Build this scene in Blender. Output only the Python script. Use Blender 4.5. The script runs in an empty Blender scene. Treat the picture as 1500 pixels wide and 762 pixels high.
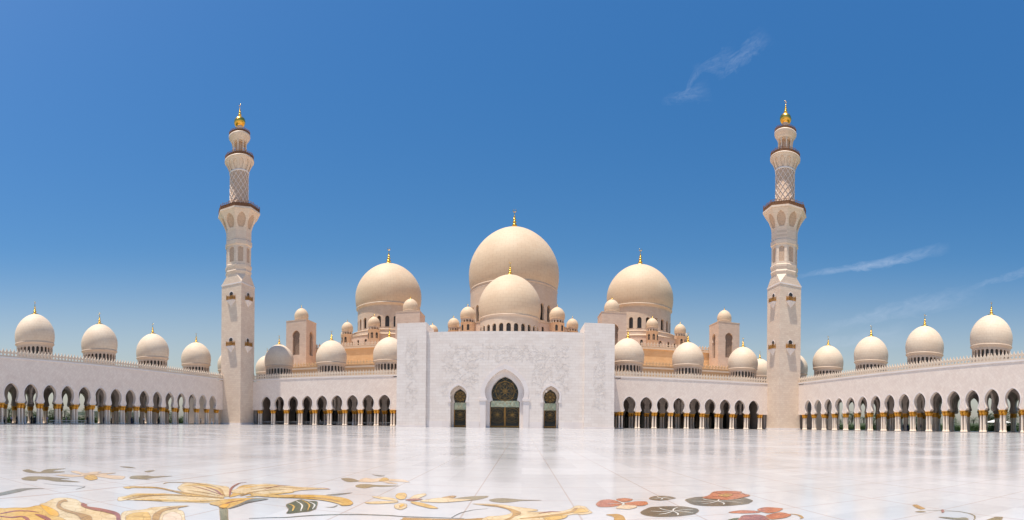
import bpy, math, random
from math import sin, cos, pi, radians, atan2, hypot, sqrt
from mathutils import Matrix, Vector
random.seed(7)
S = bpy.context.scene
C = S.collection

# ------------------------------------------------------------------ camera
CAM = (4.568, 0.0, 0.97)
ROLL = 0.0101
FOC, PX0, PY0 = 681.05, 764.99, 621.67          # cylinder focal length and centre, in photograph pixels
cd = bpy.data.cameras.new('camera')
cam = bpy.data.objects.new('camera', cd); C.objects.link(cam)
c_, s_ = cos(ROLL), sin(ROLL)
cam.matrix_world = Matrix(((c_, -s_, 0, CAM[0]), (0, 0, -1, CAM[1]), (s_, c_, 0, CAM[2]), (0, 0, 0, 1)))
cd.type = 'PANO'
cd.clip_start = 0.05; cd.clip_end = 9000
def setpano(k, v):
    for t in (cd, getattr(cd, 'cycles', None)):
        if t is not None and hasattr(t, k):
            setattr(t, k, v)
setpano('panorama_type', 'CENTRAL_CYLINDRICAL')
setpano('central_cylindrical_range_u_min', -PX0 / FOC)
setpano('central_cylindrical_range_u_max', (1500 - PX0) / FOC)
setpano('central_cylindrical_range_v_min', -(762 - PY0) / FOC)
setpano('central_cylindrical_range_v_max', PY0 / FOC)
setpano('central_cylindrical_radius', 1.0)
S.camera = cam

# ------------------------------------------------------------------ light
SUN = Vector((-0.17, -0.14, 0.97)).normalized()  # towards the sun
S.view_settings.view_transform = 'Standard'
S.view_settings.look = 'None'
S.view_settings.gamma = 1
S.view_settings.exposure = 0.38
W = bpy.data.worlds.new('World'); S.world = W; W.use_nodes = True
SKY_STRENGTH = 0.088
ld = bpy.data.lights.new('sun', 'SUN'); ld.energy = 4.3; ld.angle = radians(0.53); ld.color = (1.0, 0.90, 0.77)
lo = bpy.data.objects.new('sun', ld); C.objects.link(lo)
lo.rotation_euler = SUN.to_track_quat('Z', 'Y').to_euler()
lo.location = (0, 0, 200)

class NT:
    """small node writer"""
    def __init__(s, nt): s.nt = nt
    def n(s, t, **kw):
        nd = s.nt.nodes.new(t)
        for k, v in kw.items(): setattr(nd, k, v)
        return nd
    def link(s, a, b): s.nt.links.new(a, b)
    def m(s, op, a, b=None, c=None, clamp=False):
        nd = s.n('ShaderNodeMath', operation=op); nd.use_clamp = clamp
        for i, v in enumerate((a, b, c)):
            if v is None: continue
            if isinstance(v, (int, float)): nd.inputs[i].default_value = v
            else: s.link(v, nd.inputs[i])
        return nd.outputs[0]
    def vm(s, op, a, b=None):
        nd = s.n('ShaderNodeVectorMath', operation=op)
        for i, v in enumerate((a, b)):
            if v is None: continue
            if isinstance(v, tuple): nd.inputs[i].default_value = v
            else: s.link(v, nd.inputs[i])
        return nd.outputs[0]
    def noise(s, vec, scale, detail=4, rough=0.55, dist=0.0):
        nd = s.n('ShaderNodeTexNoise'); s.link(vec, nd.inputs['Vector'])
        nd.inputs['Scale'].default_value = scale; nd.inputs['Detail'].default_value = detail
        nd.inputs['Roughness'].default_value = rough; nd.inputs['Distortion'].default_value = dist
        return nd.outputs[0]
    def ramp(s, f, pts):
        nd = s.n('ShaderNodeValToRGB'); s.link(f, nd.inputs[0])
        el = nd.color_ramp.elements
        while len(el) < len(pts): el.new(0.5)
        for e, (p, c) in zip(el, pts):
            e.position = p; e.color = (c, c, c, 1) if isinstance(c, (int, float)) else (*c, 1)
        return nd.outputs[0]
    def mix(s, f, a, b, bt='MIX'):
        nd = s.n('ShaderNodeMix', data_type='RGBA', blend_type=bt)
        for i, v in ((0, f), (6, a), (7, b)):
            if isinstance(v, (int, float)): nd.inputs[i].default_value = v
            elif isinstance(v, tuple): nd.inputs[i].default_value = (*v, 1)
            else: s.link(v, nd.inputs[i])
        return nd.outputs[2]

def make_world():
    T = NT(W.node_tree); W.node_tree.nodes.clear()
    out = T.n('ShaderNodeOutputWorld'); bg = T.n('ShaderNodeBackground')
    sky = T.n('ShaderNodeTexSky', sky_type='NISHITA')
    sky.sun_disc = False
    sky.sun_elevation = math.asin(SUN.z)
    sky.sun_rotation = atan2(SUN.x, SUN.y)
    sky.altitude = 0; sky.air_density = 1.5; sky.dust_density = 1.25; sky.ozone_density = 4.0
    hs = T.n('ShaderNodeHueSaturation'); hs.inputs['Saturation'].default_value = 1.4; hs.inputs['Value'].default_value = 1.0
    hs.inputs['Hue'].default_value = 0.503
    # thin cirrus, laid out by compass direction and slope above the horizon
    g = T.n('ShaderNodeTexCoord').outputs['Generated']
    sp = T.n('ShaderNodeSeparateXYZ'); T.link(g, sp.inputs[0])
    x, y, z = sp.outputs
    T.link(sky.outputs[0], hs.inputs['Color'])
    mr = T.n('ShaderNodeMapRange', interpolation_type='SMOOTHSTEP'); T.link(z, mr.inputs[0])
    for i_, v_ in ((1, 0.0), (2, 0.36), (3, 0.45), (4, 1.4)): mr.inputs[i_].default_value = v_
    T.link(mr.outputs[0], hs.inputs['Saturation'])
    az = T.m('ARCTAN2', x, y)
    v = T.m('DIVIDE', z, T.m('SQRT', T.m('ADD', T.m('MULTIPLY', x, x), T.m('MULTIPLY', y, y))))
    cb = T.n('ShaderNodeCombineXYZ'); T.link(az, cb.inputs[0]); T.link(v, cb.inputs[1])
    P = cb.outputs[0]
    total = None
    def streak(a0, v0, a1, v1, wid, amt, sc, seed, bend=0.0):
        nonlocal total
        L = hypot(a1 - a0, v1 - v0); ca, sa = (a1 - a0) / L, (v1 - v0) / L
        dx = T.m('SUBTRACT', az, a0); dy = T.m('SUBTRACT', v, v0)
        t = T.m('DIVIDE', T.m('ADD', T.m('MULTIPLY', dx, ca), T.m('MULTIPLY', dy, sa)), L)
        n = T.m('SUBTRACT', T.m('MULTIPLY', dy, ca), T.m('MULTIPLY', dx, sa))
        cc = T.n('ShaderNodeCombineXYZ'); T.link(T.m('MULTIPLY', t, L * 0.45), cc.inputs[0]); T.link(n, cc.inputs[1]); cc.inputs[2].default_value = seed
        nz = T.noise(cc.outputs[0], sc, 7, 0.62, 1.4)
        n2 = T.m('ADD', n, T.m('MULTIPLY', T.m('SUBTRACT', nz, 0.5), wid * 1.8))
        n2 = T.m('ADD', n2, T.m('MULTIPLY', T.m('MULTIPLY', t, T.m('SUBTRACT', 1.0, t)), bend))
        wv = T.m('MULTIPLY', T.m('ADD', T.m('MULTIPLY', t, 0.75), 0.35), wid)
        q = T.m('DIVIDE', n2, wv)
        a = T.m('SUBTRACT', 1.0, T.m('MULTIPLY', q, q), clamp=True)
        tt = T.m('SUBTRACT', T.m('MULTIPLY', t, 2.0), 1.0)
        e = T.m('SUBTRACT', 1.0, T.m('MULTIPLY', tt, tt), clamp=True)
        wisps = T.m('SUBTRACT', T.m('MULTIPLY', T.noise(cc.outputs[0], sc * 2.6, 8, 0.66, 0.8), 2.6), 0.75, clamp=True)
        k = T.m('MULTIPLY', T.m('MULTIPLY', T.m('MULTIPLY', a, e), wisps), amt)
        total = k if total is None else T.m('ADD', total, k)
    streak(0.41, 0.75, 0.525, 0.85, 0.024, 0.14, 50, 1.0)
    streak(0.36, 0.765, 0.46, 0.80, 0.030, 0.10, 50, 7.0)
    streak(0.29, 0.70, 0.40, 0.725, 0.024, 0.11, 48, 8.0)
    streak(0.34, 0.71, 0.375, 0.775, 0.010, 0.12, 40, 2.0)
    streak(0.575, 0.325, 0.92, 0.392, 0.014, 0.30, 22, 3.0, 0.03)
    streak(0.62, 0.205, 1.00, 0.300, 0.026, 0.17, 24, 4.0)
    streak(0.95, 0.30, 1.15, 0.36, 0.014, 0.17, 34, 5.0)
    streak(0.58, 0.17, 0.85, 0.20, 0.03, 0.14, 16, 6.0)
    mx = T.mix(T.m('MINIMUM', total, 1.0), hs.outputs[0], (6.5, 7.2, 8.6))
    T.link(mx, bg.inputs[0]); bg.inputs[1].default_value = SKY_STRENGTH
    T.link(bg.outputs[0], out.inputs[0])
make_world()

# ------------------------------------------------------------------ materials
def newmat(name):
    m = bpy.data.materials.new(name); m.use_nodes = True
    b = m.node_tree.nodes['Principled BSDF']
    return m, NT(m.node_tree), b
def pos(T): return T.n('ShaderNodeNewGeometry').outputs['Position']
def setb(b, rough=0.5, metal=0.0, spec=0.5):
    b.inputs['Roughness'].default_value = rough; b.inputs['Metallic'].default_value = metal
    b.inputs['Specular IOR Level'].default_value = spec

def stone(name, c1, c2, cw=1.3, ch=0.62, joint=0.80, rough=0.5, diag=False, bump=0.25, mott=1.0):
    m, T, b = newmat(name); p = pos(T)
    sp = T.n('ShaderNodeSeparateXYZ'); T.link(p, sp.inputs[0])
    u = T.m('ADD', sp.outputs[0], sp.outputs[1])
    cb = T.n('ShaderNodeCombineXYZ')
    if diag:
        T.link(T.m('ADD', u, sp.outputs[2]), cb.inputs[0]); T.link(T.m('SUBTRACT', u, sp.outputs[2]), cb.inputs[1])
    else:
        T.link(u, cb.inputs[0]); T.link(sp.outputs[2], cb.inputs[1])
    br = T.n('ShaderNodeTexBrick'); T.link(cb.outputs[0], br.inputs['Vector'])
    br.inputs['Scale'].default_value = 1.0; br.inputs['Brick Width'].default_value = cw; br.inputs['Row Height'].default_value = ch
    br.inputs['Mortar Size'].default_value = 0.022; br.inputs['Mortar Smooth'].default_value = 0.4
    br.inputs['Color1'].default_value = (0.25, 0.25, 0.25, 1); br.inputs['Color2'].default_value = (0.75, 0.75, 0.75, 1)
    br.inputs['Mortar'].default_value = (0.5, 0.5, 0.5, 1)
    n1 = T.noise(p, 0.35, 5, 0.6); n2 = T.noise(p, 2.6, 6, 0.65, 0.6)
    f = T.m('ADD', T.m('MULTIPLY', n1, 0.8 * mott), T.m('MULTIPLY', n2, 0.6 * mott))
    f = T.m('ADD', f, T.m('MULTIPLY', T.m('SUBTRACT', br.outputs[0], 0.5), 0.85))
    f = T.m('SUBTRACT', f, 0.7 * mott - 0.5, clamp=True)
    col = T.mix(f, c1, c2)
    jm = T.mix(br.outputs['Fac'], (1, 1, 1), (joint, joint * 0.98, joint * 0.96))
    col = T.mix(1.0, col, jm, 'MULTIPLY')
    T.link(col, b.inputs['Base Color']); setb(b, rough, 0, 0.35)
    bp = T.n('ShaderNodeBump'); bp.inputs['Strength'].default_value = bump; bp.inputs['Distance'].default_value = 0.02
    T.link(T.m('ADD', T.m('MULTIPLY', n2, 0.8), T.m('MULTIPLY', br.outputs['Fac'], -0.8)), bp.inputs['Height'])
    T.link(bp.outputs[0], b.inputs['Normal'])
    return m

def plain(name, c, rough=0.5, metal=0.0, var=0.15, scale=6.0, spec=0.5, c2=None, bump=0.0):
    m, T, b = newmat(name); p = pos(T)
    n = T.noise(p, scale, 5, 0.6)
    c2 = c2 or tuple(min(1, x * (1 + var)) for x in c)
    T.link(T.mix(T.ramp(n, [(0.3, 0.0), (0.7, 1.0)]), c if c2 is None else tuple(x * (1 - var) for x in c), c2), b.inputs['Base Color'])
    setb(b, rough, metal, spec)
    if bump:
        bp = T.n('ShaderNodeBump'); bp.inputs['Strength'].default_value = bump; bp.inputs['Distance'].default_value = 0.03
        T.link(n, bp.inputs['Height']); T.link(bp.outputs[0], b.inputs['Normal'])
    return m

def dome_stone(name, c1, c2, course):
    m, T, b = newmat(name); p = pos(T)
    tc = T.n('ShaderNodeTexCoord').outputs['Object']
    sp = T.n('ShaderNodeSeparateXYZ'); T.link(tc, sp.inputs[0])
    ang = T.m('ARCTAN2', sp.outputs[0], sp.outputs[1])
    cb = T.n('ShaderNodeCombineXYZ'); T.link(T.m('MULTIPLY', ang, 18 / pi), cb.inputs[0]); T.link(T.m('DIVIDE', sp.outputs[2], course), cb.inputs[1])
    br = T.n('ShaderNodeTexBrick'); T.link(cb.outputs[0], br.inputs['Vector'])
    br.inputs['Scale'].default_value = 1.0; br.inputs['Brick Width'].default_value = 1.0; br.inputs['Row Height'].default_value = 1.0
    br.inputs['Mortar Size'].default_value = 0.03; br.inputs['Mortar Smooth'].default_value = 0.6
    br.inputs['Color1'].default_value = (0.35, 0.35, 0.35, 1); br.inputs['Color2'].default_value = (0.65, 0.65, 0.65, 1)
    n1 = T.noise(p, 0.16, 6, 0.65, 0.4); n2 = T.noise(p, 1.3, 6, 0.7)
    st = T.noise(T.vm('MULTIPLY', p, (0.25, 0.25, 3.0)), 1.0, 4, 0.6)
    f = T.m('ADD', T.m('ADD', T.m('MULTIPLY', n1, 1.1), T.m('MULTIPLY', n2, 0.55)), T.m('MULTIPLY', st, 0.6))
    f = T.m('ADD', f, T.m('MULTIPLY', br.outputs[0], 0.5))
    f = T.m('SUBTRACT', f, 0.83, clamp=True)
    col = T.mix(f, c1, c2)
    jm = T.mix(br.outputs['Fac'], (1, 1, 1), (0.87, 0.85, 0.83))
    T.link(T.mix(1.0, col, jm, 'MULTIPLY'), b.inputs['Base Color']); setb(b, 0.6, 0, 0.25)
    bp = T.n('ShaderNodeBump'); bp.inputs['Strength'].default_value = 0.2; bp.inputs['Distance'].default_value = 0.03
    T.link(T.m('SUBTRACT', n2, T.m('MULTIPLY', br.outputs['Fac'], 0.8)), bp.inputs['Height']); T.link(bp.outputs[0], b.inputs['Normal'])
    return m

def floor_mat():
    m, T, b = newmat('polished_marble'); p = pos(T)
    n1 = T.noise(p, 0.22, 6, 0.65, 0.5); n2 = T.noise(p, 3.2, 8, 0.7, 1.0)
    n3 = T.noise(p, 24.0, 4, 0.6)
    f = T.m('ADD', T.m('MULTIPLY', n1, 0.6), T.m('MULTIPLY', n2, 0.4))
    col = T.mix(T.ramp(f, [(0.35, 0.0), (0.68, 1.0)]), (0.49, 0.48, 0.48), (0.62, 0.61, 0.605))
    col = T.mix(T.ramp(n2, [(0.60, 0.0), (0.72, 0.45)]), col, (0.46, 0.45, 0.46))
    sp = T.n('ShaderNodeSeparateXYZ'); T.link(p, sp.inputs[0])
    def lines(co, off, pitch, w):
        k = T.m('ABSOLUTE', T.m('SUBTRACT', T.m('FRACT', T.m('DIVIDE', T.m('ADD', co, 1000 * pitch + off), pitch)), 0.5))
        return T.m('GREATER_THAN', k, 0.5 - w / pitch)
    jx = lines(sp.outputs[0], -(4.568 + 0.62) , 1.245, 0.011)
    jy = lines(sp.outputs[1], 0.33, 1.245, 0.011)
    big = T.m('MAXIMUM', lines(sp.outputs[0], 0.6, 14.94, 0.03), lines(sp.outputs[1], 2.2, 14.94, 0.03))
    j = T.m('MAXIMUM', T.m('MULTIPLY', T.m('MAXIMUM', jx, jy), 0.52), T.m('MULTIPLY', big, 0.45))
    # slab to slab tone
    def cell(co, off): return T.m('FLOOR', T.m('DIVIDE', T.m('ADD', co, 1000 * 1.245 + off + 0.6225), 1.245))
    cb = T.n('ShaderNodeCombineXYZ'); T.link(cell(sp.outputs[0], -(4.568 + 0.62)), cb.inputs[0]); T.link(cell(sp.outputs[1], 0.33), cb.inputs[1])
    wn = T.n('ShaderNodeTexWhiteNoise'); T.link(cb.outputs[0], wn.inputs['Vector'])
    tone = T.m('ADD', T.m('MULTIPLY', wn.outputs['Value'], 0.11), 0.93)
    tn = T.n('ShaderNodeCombineColor')
    for i in range(3): T.link(tone, tn.inputs[i])
    col = T.mix(1.0, col, tn.outputs[0], 'MULTIPLY')
    col = T.mix(j, col, (0.36, 0.25, 0.19))
    T.link(col, b.inputs['Base Color']); setb(b, 0.1, 0, 0.40)
    rg = T.m('ADD', T.m('MULTIPLY', n1, 0.18), T.m('ADD', T.m('MULTIPLY', wn.outputs['Value'], 0.03), 0.05))
    T.link(rg, b.inputs['Roughness'])
    bp = T.n('ShaderNodeBump'); bp.inputs['Strength'].default_value = 0.10; bp.inputs['Distance'].default_value = 0.004
    h = T.m('ADD', T.m('MULTIPLY', T.noise(p, 1.1, 3, 0.5), 6.0), T.m('MULTIPLY', n3, 0.08))
    T.link(T.m('SUBTRACT', h, T.m('MULTIPLY', j, 0.5)), bp.inputs['Height'])
    T.link(bp.outputs[0], b.inputs['Normal'])
    return m

def inlay(name, c1, c2, scale=9.0):
    m, T, b = newmat(name); p = pos(T)
    c1 = tuple(x * 0.78 for x in c1)
    n = T.m('ADD', T.m('MULTIPLY', T.noise(p, scale, 7, 0.7, 2.2), 0.55), T.m('MULTIPLY', T.noise(p, 2.2, 3, 0.6, 1.0), 0.45)); n2 = T.noise(p, 60, 3, 0.6)
    v = T.n('ShaderNodeTexVoronoi', feature='DISTANCE_TO_EDGE'); T.link(p, v.inputs['Vector']); v.inputs['Scale'].default_value = 5.5
    col = T.mix(T.ramp(n, [(0.38, 0.0), (0.62, 1.0)]), c1, c2)
    col = T.mix(T.ramp(v.outputs[0], [(0.0, 0.7), (0.03, 0.0)]), col, tuple(x * 0.55 for x in c1))
    T.link(col, b.inputs['Base Color']); setb(b, 0.14, 0, 0.42)
    return m

def relief_mat(name, c1, c2):
    m, T, b = newmat(name); p = pos(T)
    d = T.noise(p, 0.9, 5, 0.6, 3.5); q = T.noise(p, 3.5, 6, 0.7, 2.0)
    k = T.m('ADD', T.m('MULTIPLY', T.ramp(d, [(0.42, 0.0), (0.50, 1.0), (0.58, 0.0)]), 0.7), T.m('MULTIPLY', q, 0.5), clamp=True)
    T.link(T.mix(k, c1, c2), b.inputs['Base Color']); setb(b, 0.5, 0, 0.3)
    bp = T.n('ShaderNodeBump'); bp.inputs['Strength'].default_value = 0.8; bp.inputs['Distance'].default_value = 0.08
    T.link(k, bp.inputs['Height']); T.link(bp.outputs[0], b.inputs['Normal'])
    return m

M = {}
M['white'] = stone('white_marble', (0.66, 0.575, 0.545), (0.80, 0.735, 0.71), 1.25, 0.62, 0.84)
M['diag'] = stone('diamond_laid_marble', (0.76, 0.62, 0.53), (0.91, 0.785, 0.68), 0.95, 0.95, 0.80, diag=True)
M['portal'] = stone('portal_marble', (0.76, 0.66, 0.585), (0.89, 0.81, 0.74), 1.7, 0.72, 0.80, mott=1.2)
M['trim'] = stone('trim_marble', (0.76, 0.67, 0.62), (0.84, 0.77, 0.73), 2.4, 3.0, 0.9)
M['minaret'] = stone('minaret_marble', (0.69, 0.525, 0.40), (0.85, 0.70, 0.55), 1.1, 0.62, 0.80)
M['hall'] = stone('sand_stone', (0.68, 0.43, 0.22), (0.80, 0.56, 0.32), 1.6, 0.8, 0.88)
M['tower'] = stone('tower_stone', (0.62, 0.46, 0.36), (0.76, 0.60, 0.48), 1.4, 0.75, 0.86)
M['drum'] = stone('drum_stone', (0.60, 0.45, 0.33), (0.72, 0.58, 0.45), 1.6, 0.8, 0.88)
M['dome'] = dome_stone('dome_marble', (0.66, 0.475, 0.315), (0.75, 0.60, 0.43), 1.2)
M['dome_white'] = dome_stone('pale_dome_marble', (0.66, 0.50, 0.36), (0.83, 0.70, 0.54), 0.7)
M['merlon'] = plain('parapet_stone', (0.70, 0.57, 0.44), 0.6, var=0.1)
M['tracery'] = plain('dull_gold', (0.50, 0.30, 0.08), 0.45, 0.3, var=0.3, scale=3)
M['recess'] = plain('tan_recess_marble', (0.56, 0.39, 0.27), 0.6, 0, var=0.2, scale=3)  # darker tan for surfaces set back behind ribs, panels, niches and lantern columns
M['gold'] = plain('gold_leaf', (0.86, 0.50, 0.09), 0.28, 1.0, var=0.12, scale=3)
M['capital'] = plain('gilded_capital', (0.72, 0.36, 0.05), 0.42, 0.65, var=0.35, scale=7, bump=0.6)
M['bronze'] = plain('bronze_railing', (0.27, 0.125, 0.055), 0.6, 0.0, var=0.3, scale=4)
M['goldrail'] = plain('gilded_railing', (0.42, 0.20, 0.04), 0.5, 0.2, var=0.5, scale=5)
M['column'] = plain('column_marble', (0.88, 0.735, 0.60), 0.6, 0, var=0.06, scale=2.0)
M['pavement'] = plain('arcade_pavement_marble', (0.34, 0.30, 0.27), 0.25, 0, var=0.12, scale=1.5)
M['inner'] = stone('shade_darkened_inner_marble', (0.36, 0.305, 0.27), (0.48, 0.41, 0.37), 1.25, 0.62, 0.85)  # same marble as outside, with the arcade's interior shade put into its colour
M['glass'] = plain('dark_glass', (0.015, 0.02, 0.022), 0.06, 0, var=0.3, scale=1)
M['window'] = plain('shaded_window', (0.05, 0.038, 0.03), 0.25, 0, var=0.3, scale=1)
M['greenglass'] = plain('pale_green_glass', (0.42, 0.58, 0.46), 0.2, 0, var=0.2, scale=1.2, c2=(0.80, 0.80, 0.56))
M['floor'] = floor_mat()
M['relief'] = stone('carved_marble', (0.77, 0.67, 0.59), (0.88, 0.80, 0.73), 1.7, 0.72, 0.95, mott=1.2)
M['ground'] = plain('sandy_ground', (0.42, 0.36, 0.28), 0.9, 0, var=0.15, scale=0.05)
M['grass'] = plain('lawn', (0.06, 0.11, 0.03), 0.9, 0, var=0.3, scale=0.5)
M['leaf'] = plain('leaf_green', (0.045, 0.085, 0.025), 0.55, 0, var=0.5, scale=2.0)
M['palm'] = plain('palm_green', (0.055, 0.095, 0.035), 0.5, 0, var=0.4, scale=2.0)
M['bark'] = plain('bark', (0.16, 0.11, 0.07), 0.9, 0, var=0.3, scale=4, bump=0.8)
M['canvas'] = plain('white_canvas', (0.8, 0.8, 0.78), 0.7)
M['beige'] = stone('beige_render', (0.52, 0.42, 0.33), (0.60, 0.50, 0.41), 3.0, 3.0, 0.9)
M['skin'] = plain('skin', (0.40, 0.24, 0.16), 0.6)
M['hair'] = plain('dark_hair', (0.02, 0.015, 0.012), 0.6)
def cloth(n, c): M[n] = plain(n, c, 0.85, 0, var=0.12, scale=8)
for n, c in (('white_cloth', (0.75, 0.75, 0.74)), ('black_cloth', (0.018, 0.018, 0.022)), ('orange_cloth', (0.75, 0.26, 0.04)), ('blue_cloth', (0.03, 0.09, 0.20)),
             ('navy_cloth', (0.02, 0.025, 0.07)), ('grey_cloth', (0.25, 0.25, 0.27)), ('red_cloth', (0.45, 0.07, 0.05)), ('lilac_cloth', (0.40, 0.34, 0.5)), ('tan_cloth', (0.42, 0.32, 0.2))):
    cloth(n, c)

# ------------------------------------------------------------------ mesh helpers
class MB:
    def __init__(s): s.v = []; s.f = []; s.sm = []
    def face(s, pts, smooth=False):
        i = len(s.v); s.v += [tuple(p) for p in pts]; s.f.append(tuple(range(i, i + len(pts)))); s.sm.append(smooth)
    def grid(s, rows, smooth=True, closed=True):
        """rows of equal length rings"""
        n = len(rows[0]); i0 = len(s.v)
        for r in rows: s.v += [tuple(p) for p in r]
        for a in range(len(rows) - 1):
            for b in range(n if closed else n - 1):
                b2 = (b + 1) % n
                s.f.append((i0 + a * n + b, i0 + a * n + b2, i0 + (a + 1) * n + b2, i0 + (a + 1) * n + b)); s.sm.append(smooth)
    def box(s, x0, x1, y0, y1, z0, z1, mp=None):
        c = [(x, y, z) for z in (z0, z1) for x, y in ((x0, y0), (x1, y0), (x1, y1), (x0, y1))]
        if mp: c = [mp(*p) for p in c]
        i = len(s.v); s.v += c
        for f in ((3, 2, 1, 0), (4, 5, 6, 7), (0, 1, 5, 4), (1, 2, 6, 5), (2, 3, 7, 6), (3, 0, 4, 7)):
            s.f.append(tuple(i + k for k in f)); s.sm.append(False)
    def lathe(s, prof, n=32, c=(0, 0), smooth=True, a0=0.0, cap=True):
        rows = [[(c[0] + r * cos(a0 + 2 * pi * k / n), c[1] + r * sin(a0 + 2 * pi * k / n), z) for k in range(n)] for r, z in prof]
        s.grid(rows, smooth)
        if cap:
            for r, flip in ((rows[0], True), (rows[-1], False)):
                if hypot(r[0][0] - c[0], r[0][1] - c[1]) > 0.01: s.face(r[::-1] if flip else r)
    def tube(s, pts, rad, n=6, smooth=True):
        pts = [Vector(p) for p in pts]; rows = []
        for i, p in enumerate(pts):
            d = (pts[min(i + 1, len(pts) - 1)] - pts[max(i - 1, 0)])
            d = d.normalized() if d.length > 0 else Vector((0, 0, 1))
            a = d.cross(Vector((0.13, 0.21, 0.97)))
            if a.length < 0.05: a = d.cross(Vector((1, 0, 0)))
            a.normalize(); b = d.cross(a)
            r = rad[i] if isinstance(rad, (list, tuple)) else rad
            rows.append([tuple(p + a * (r * cos(2 * pi * k / n)) + b * (r * sin(2 * pi * k / n))) for k in range(n)])
        s.grid(rows, smooth); s.face(rows[0][::-1]); s.face(rows[-1])
    def prism(s, poly, mp, t0, t1):
        """poly in (u,z), extruded in t through mp(u,t,z)"""
        a = [mp(u, t0, z) for u, z in poly]; b = [mp(u, t1, z) for u, z in poly]
        s.face(a); s.face(b[::-1])
        for i in range(len(poly)):
            j = (i + 1) % len(poly); s.face([a[i], b[i], b[j], a[j]])
    def mesh(s, name):
        me = bpy.data.meshes.new(name); me.from_pydata(s.v, [], s.f)
        me.polygons.foreach_set('use_smooth', s.sm); me.update(); return me
    def build(s, name, mat, parent=None, loc=None):
        return put(name, s.mesh(name), mat, parent, loc)

def put(name, me, mat, parent=None, loc=None):
    if mat is not None and not me.materials: me.materials.append(M[mat])
    o = bpy.data.objects.new(name, me); C.objects.link(o)
    if loc is not None: o.location = loc
    if parent is not None: o.parent = parent
    return o
def tag(o, label=None, cat=None, group=None, kind=None):
    for k, v in (('label', label), ('category', cat), ('group', group), ('kind', kind)):
        if v: o[k] = v
    return o
def thing(name, label, cat, loc=(0, 0, 0), group=None, rz=0):
    o = bpy.data.objects.new(name, None); C.objects.link(o); o.location = loc; o.rotation_euler.z = rz
    o.empty_display_size = 0.5
    return tag(o, label, cat, group)
def kids(o): return [c for c in o.children]
def copy_tree(o, parent=None):
    c = o.copy(); C.objects.link(c); c.parent = parent
    for ch in kids(o): copy_tree(ch, c)
    return c

def arch_bays(mb, mp, n, d, prof, z0, zt, th, u0=0.0, ends=True, seg=1):
    """n bays of width d pierced by openings; prof = [(z, halfwidth)...] upwards; mp(u, t, z) -> world"""
    for k in range(n):
        uc = u0 + (k + 0.5) * d; L, R = uc - d / 2, uc + d / 2
        def q(u1, u2, za, zb, t):
            m_ = seg
            for i in range(m_):
                a = u1 + (u2 - u1) * i / m_; b = u1 + (u2 - u1) * (i + 1) / m_
                mb.face([mp(a, t, za), mp(b, t, za), mp(b, t, zb), mp(a, t, zb)])
        for t in (0, th):
            if prof[0][0] > z0: q(L, R, z0, prof[0][0], t)
            for (za, wa), (zb, wb) in zip(prof, prof[1:]):
                if zb - za < 1e-6: continue
                mb.face([mp(L, t, za), mp(uc - wa, t, za), mp(uc - wb, t, zb), mp(L, t, zb)])
                mb.face([mp(uc + wa, t, za), mp(R, t, za), mp(R, t, zb), mp(uc + wb, t, zb)])
            if zt > prof[-1][0]:
                w = prof[-1][1]
                for a, b in ((L, uc), (uc, R)):
                    mb.face([mp(a, t, prof[-1][0]), mp(b, t, prof[-1][0]), mp(b, t, zt), mp(a, t, zt)])
        for (za, wa), (zb, wb) in zip(prof, prof[1:]):
            for sg in (-1, 1):
                mb.face([mp(uc + sg * wa, 0, za), mp(uc + sg * wa, th, za), mp(uc + sg * wb, th, zb), mp(uc + sg * wb, 0, zb)])
        zb0, w0 = prof[0]
        if zb0 > z0: mb.face([mp(uc - w0, 0, zb0), mp(uc + w0, 0, zb0), mp(uc + w0, th, zb0), mp(uc - w0, th, zb0)])
        else:
            for sg in (-1, 1): mb.face([mp(uc + sg * w0, 0, z0), mp(uc + sg * d / 2, 0, z0), mp(uc + sg * d / 2, th, z0), mp(uc + sg * w0, th, z0)])
        mb.face([mp(L, 0, zt), mp(R, 0, zt), mp(R, th, zt), mp(L, th, zt)])
    if ends:
        for u in (u0, u0 + n * d): mb.face([mp(u, 0, z0), mp(u, th, z0), mp(u, th, zt), mp(u, 0, zt)])

def arch_trim(mb, mp, uc, prof, wd, proud=0.05, zmin=None):
    pts = [(w, z) for z, w in prof if zmin is None or z >= zmin]
    out = []
    for i, (w, z) in enumerate(pts):
        a = pts[max(i - 1, 0)]; b = pts[min(i + 1, len(pts) - 1)]
        dx, dz = b[0] - a[0], b[1] - a[1]; l = hypot(dx, dz) or 1
        out.append((w + wd * dz / l, z - wd * dx / l))
    out[-1] = (0, pts[-1][1] + wd * 1.15)
    out[0] = (pts[0][0] + wd, pts[0][1])
    for sg in (-1, 1):
        for i in range(len(pts) - 1):
            (a, za), (b, zb), (c, zc), (e, ze) = pts[i], pts[i + 1], out[i + 1], out[i]
            mb.face([mp(uc + sg * a, -proud, za), mp(uc + sg * b, -proud, zb), mp(uc + sg * c, -proud, zc), mp(uc + sg * e, -proud, ze)])
            mb.face([mp(uc + sg * e, -proud, ze), mp(uc + sg * c, -proud, zc), mp(uc + sg * c, 0, zc), mp(uc + sg * e, 0, ze)])
            mb.face([mp(uc + sg * a, -proud, za), mp(uc + sg * b, -proud, zb), mp(uc + sg * b, 0.01, zb), mp(uc + sg * a, 0.01, za)])

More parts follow.
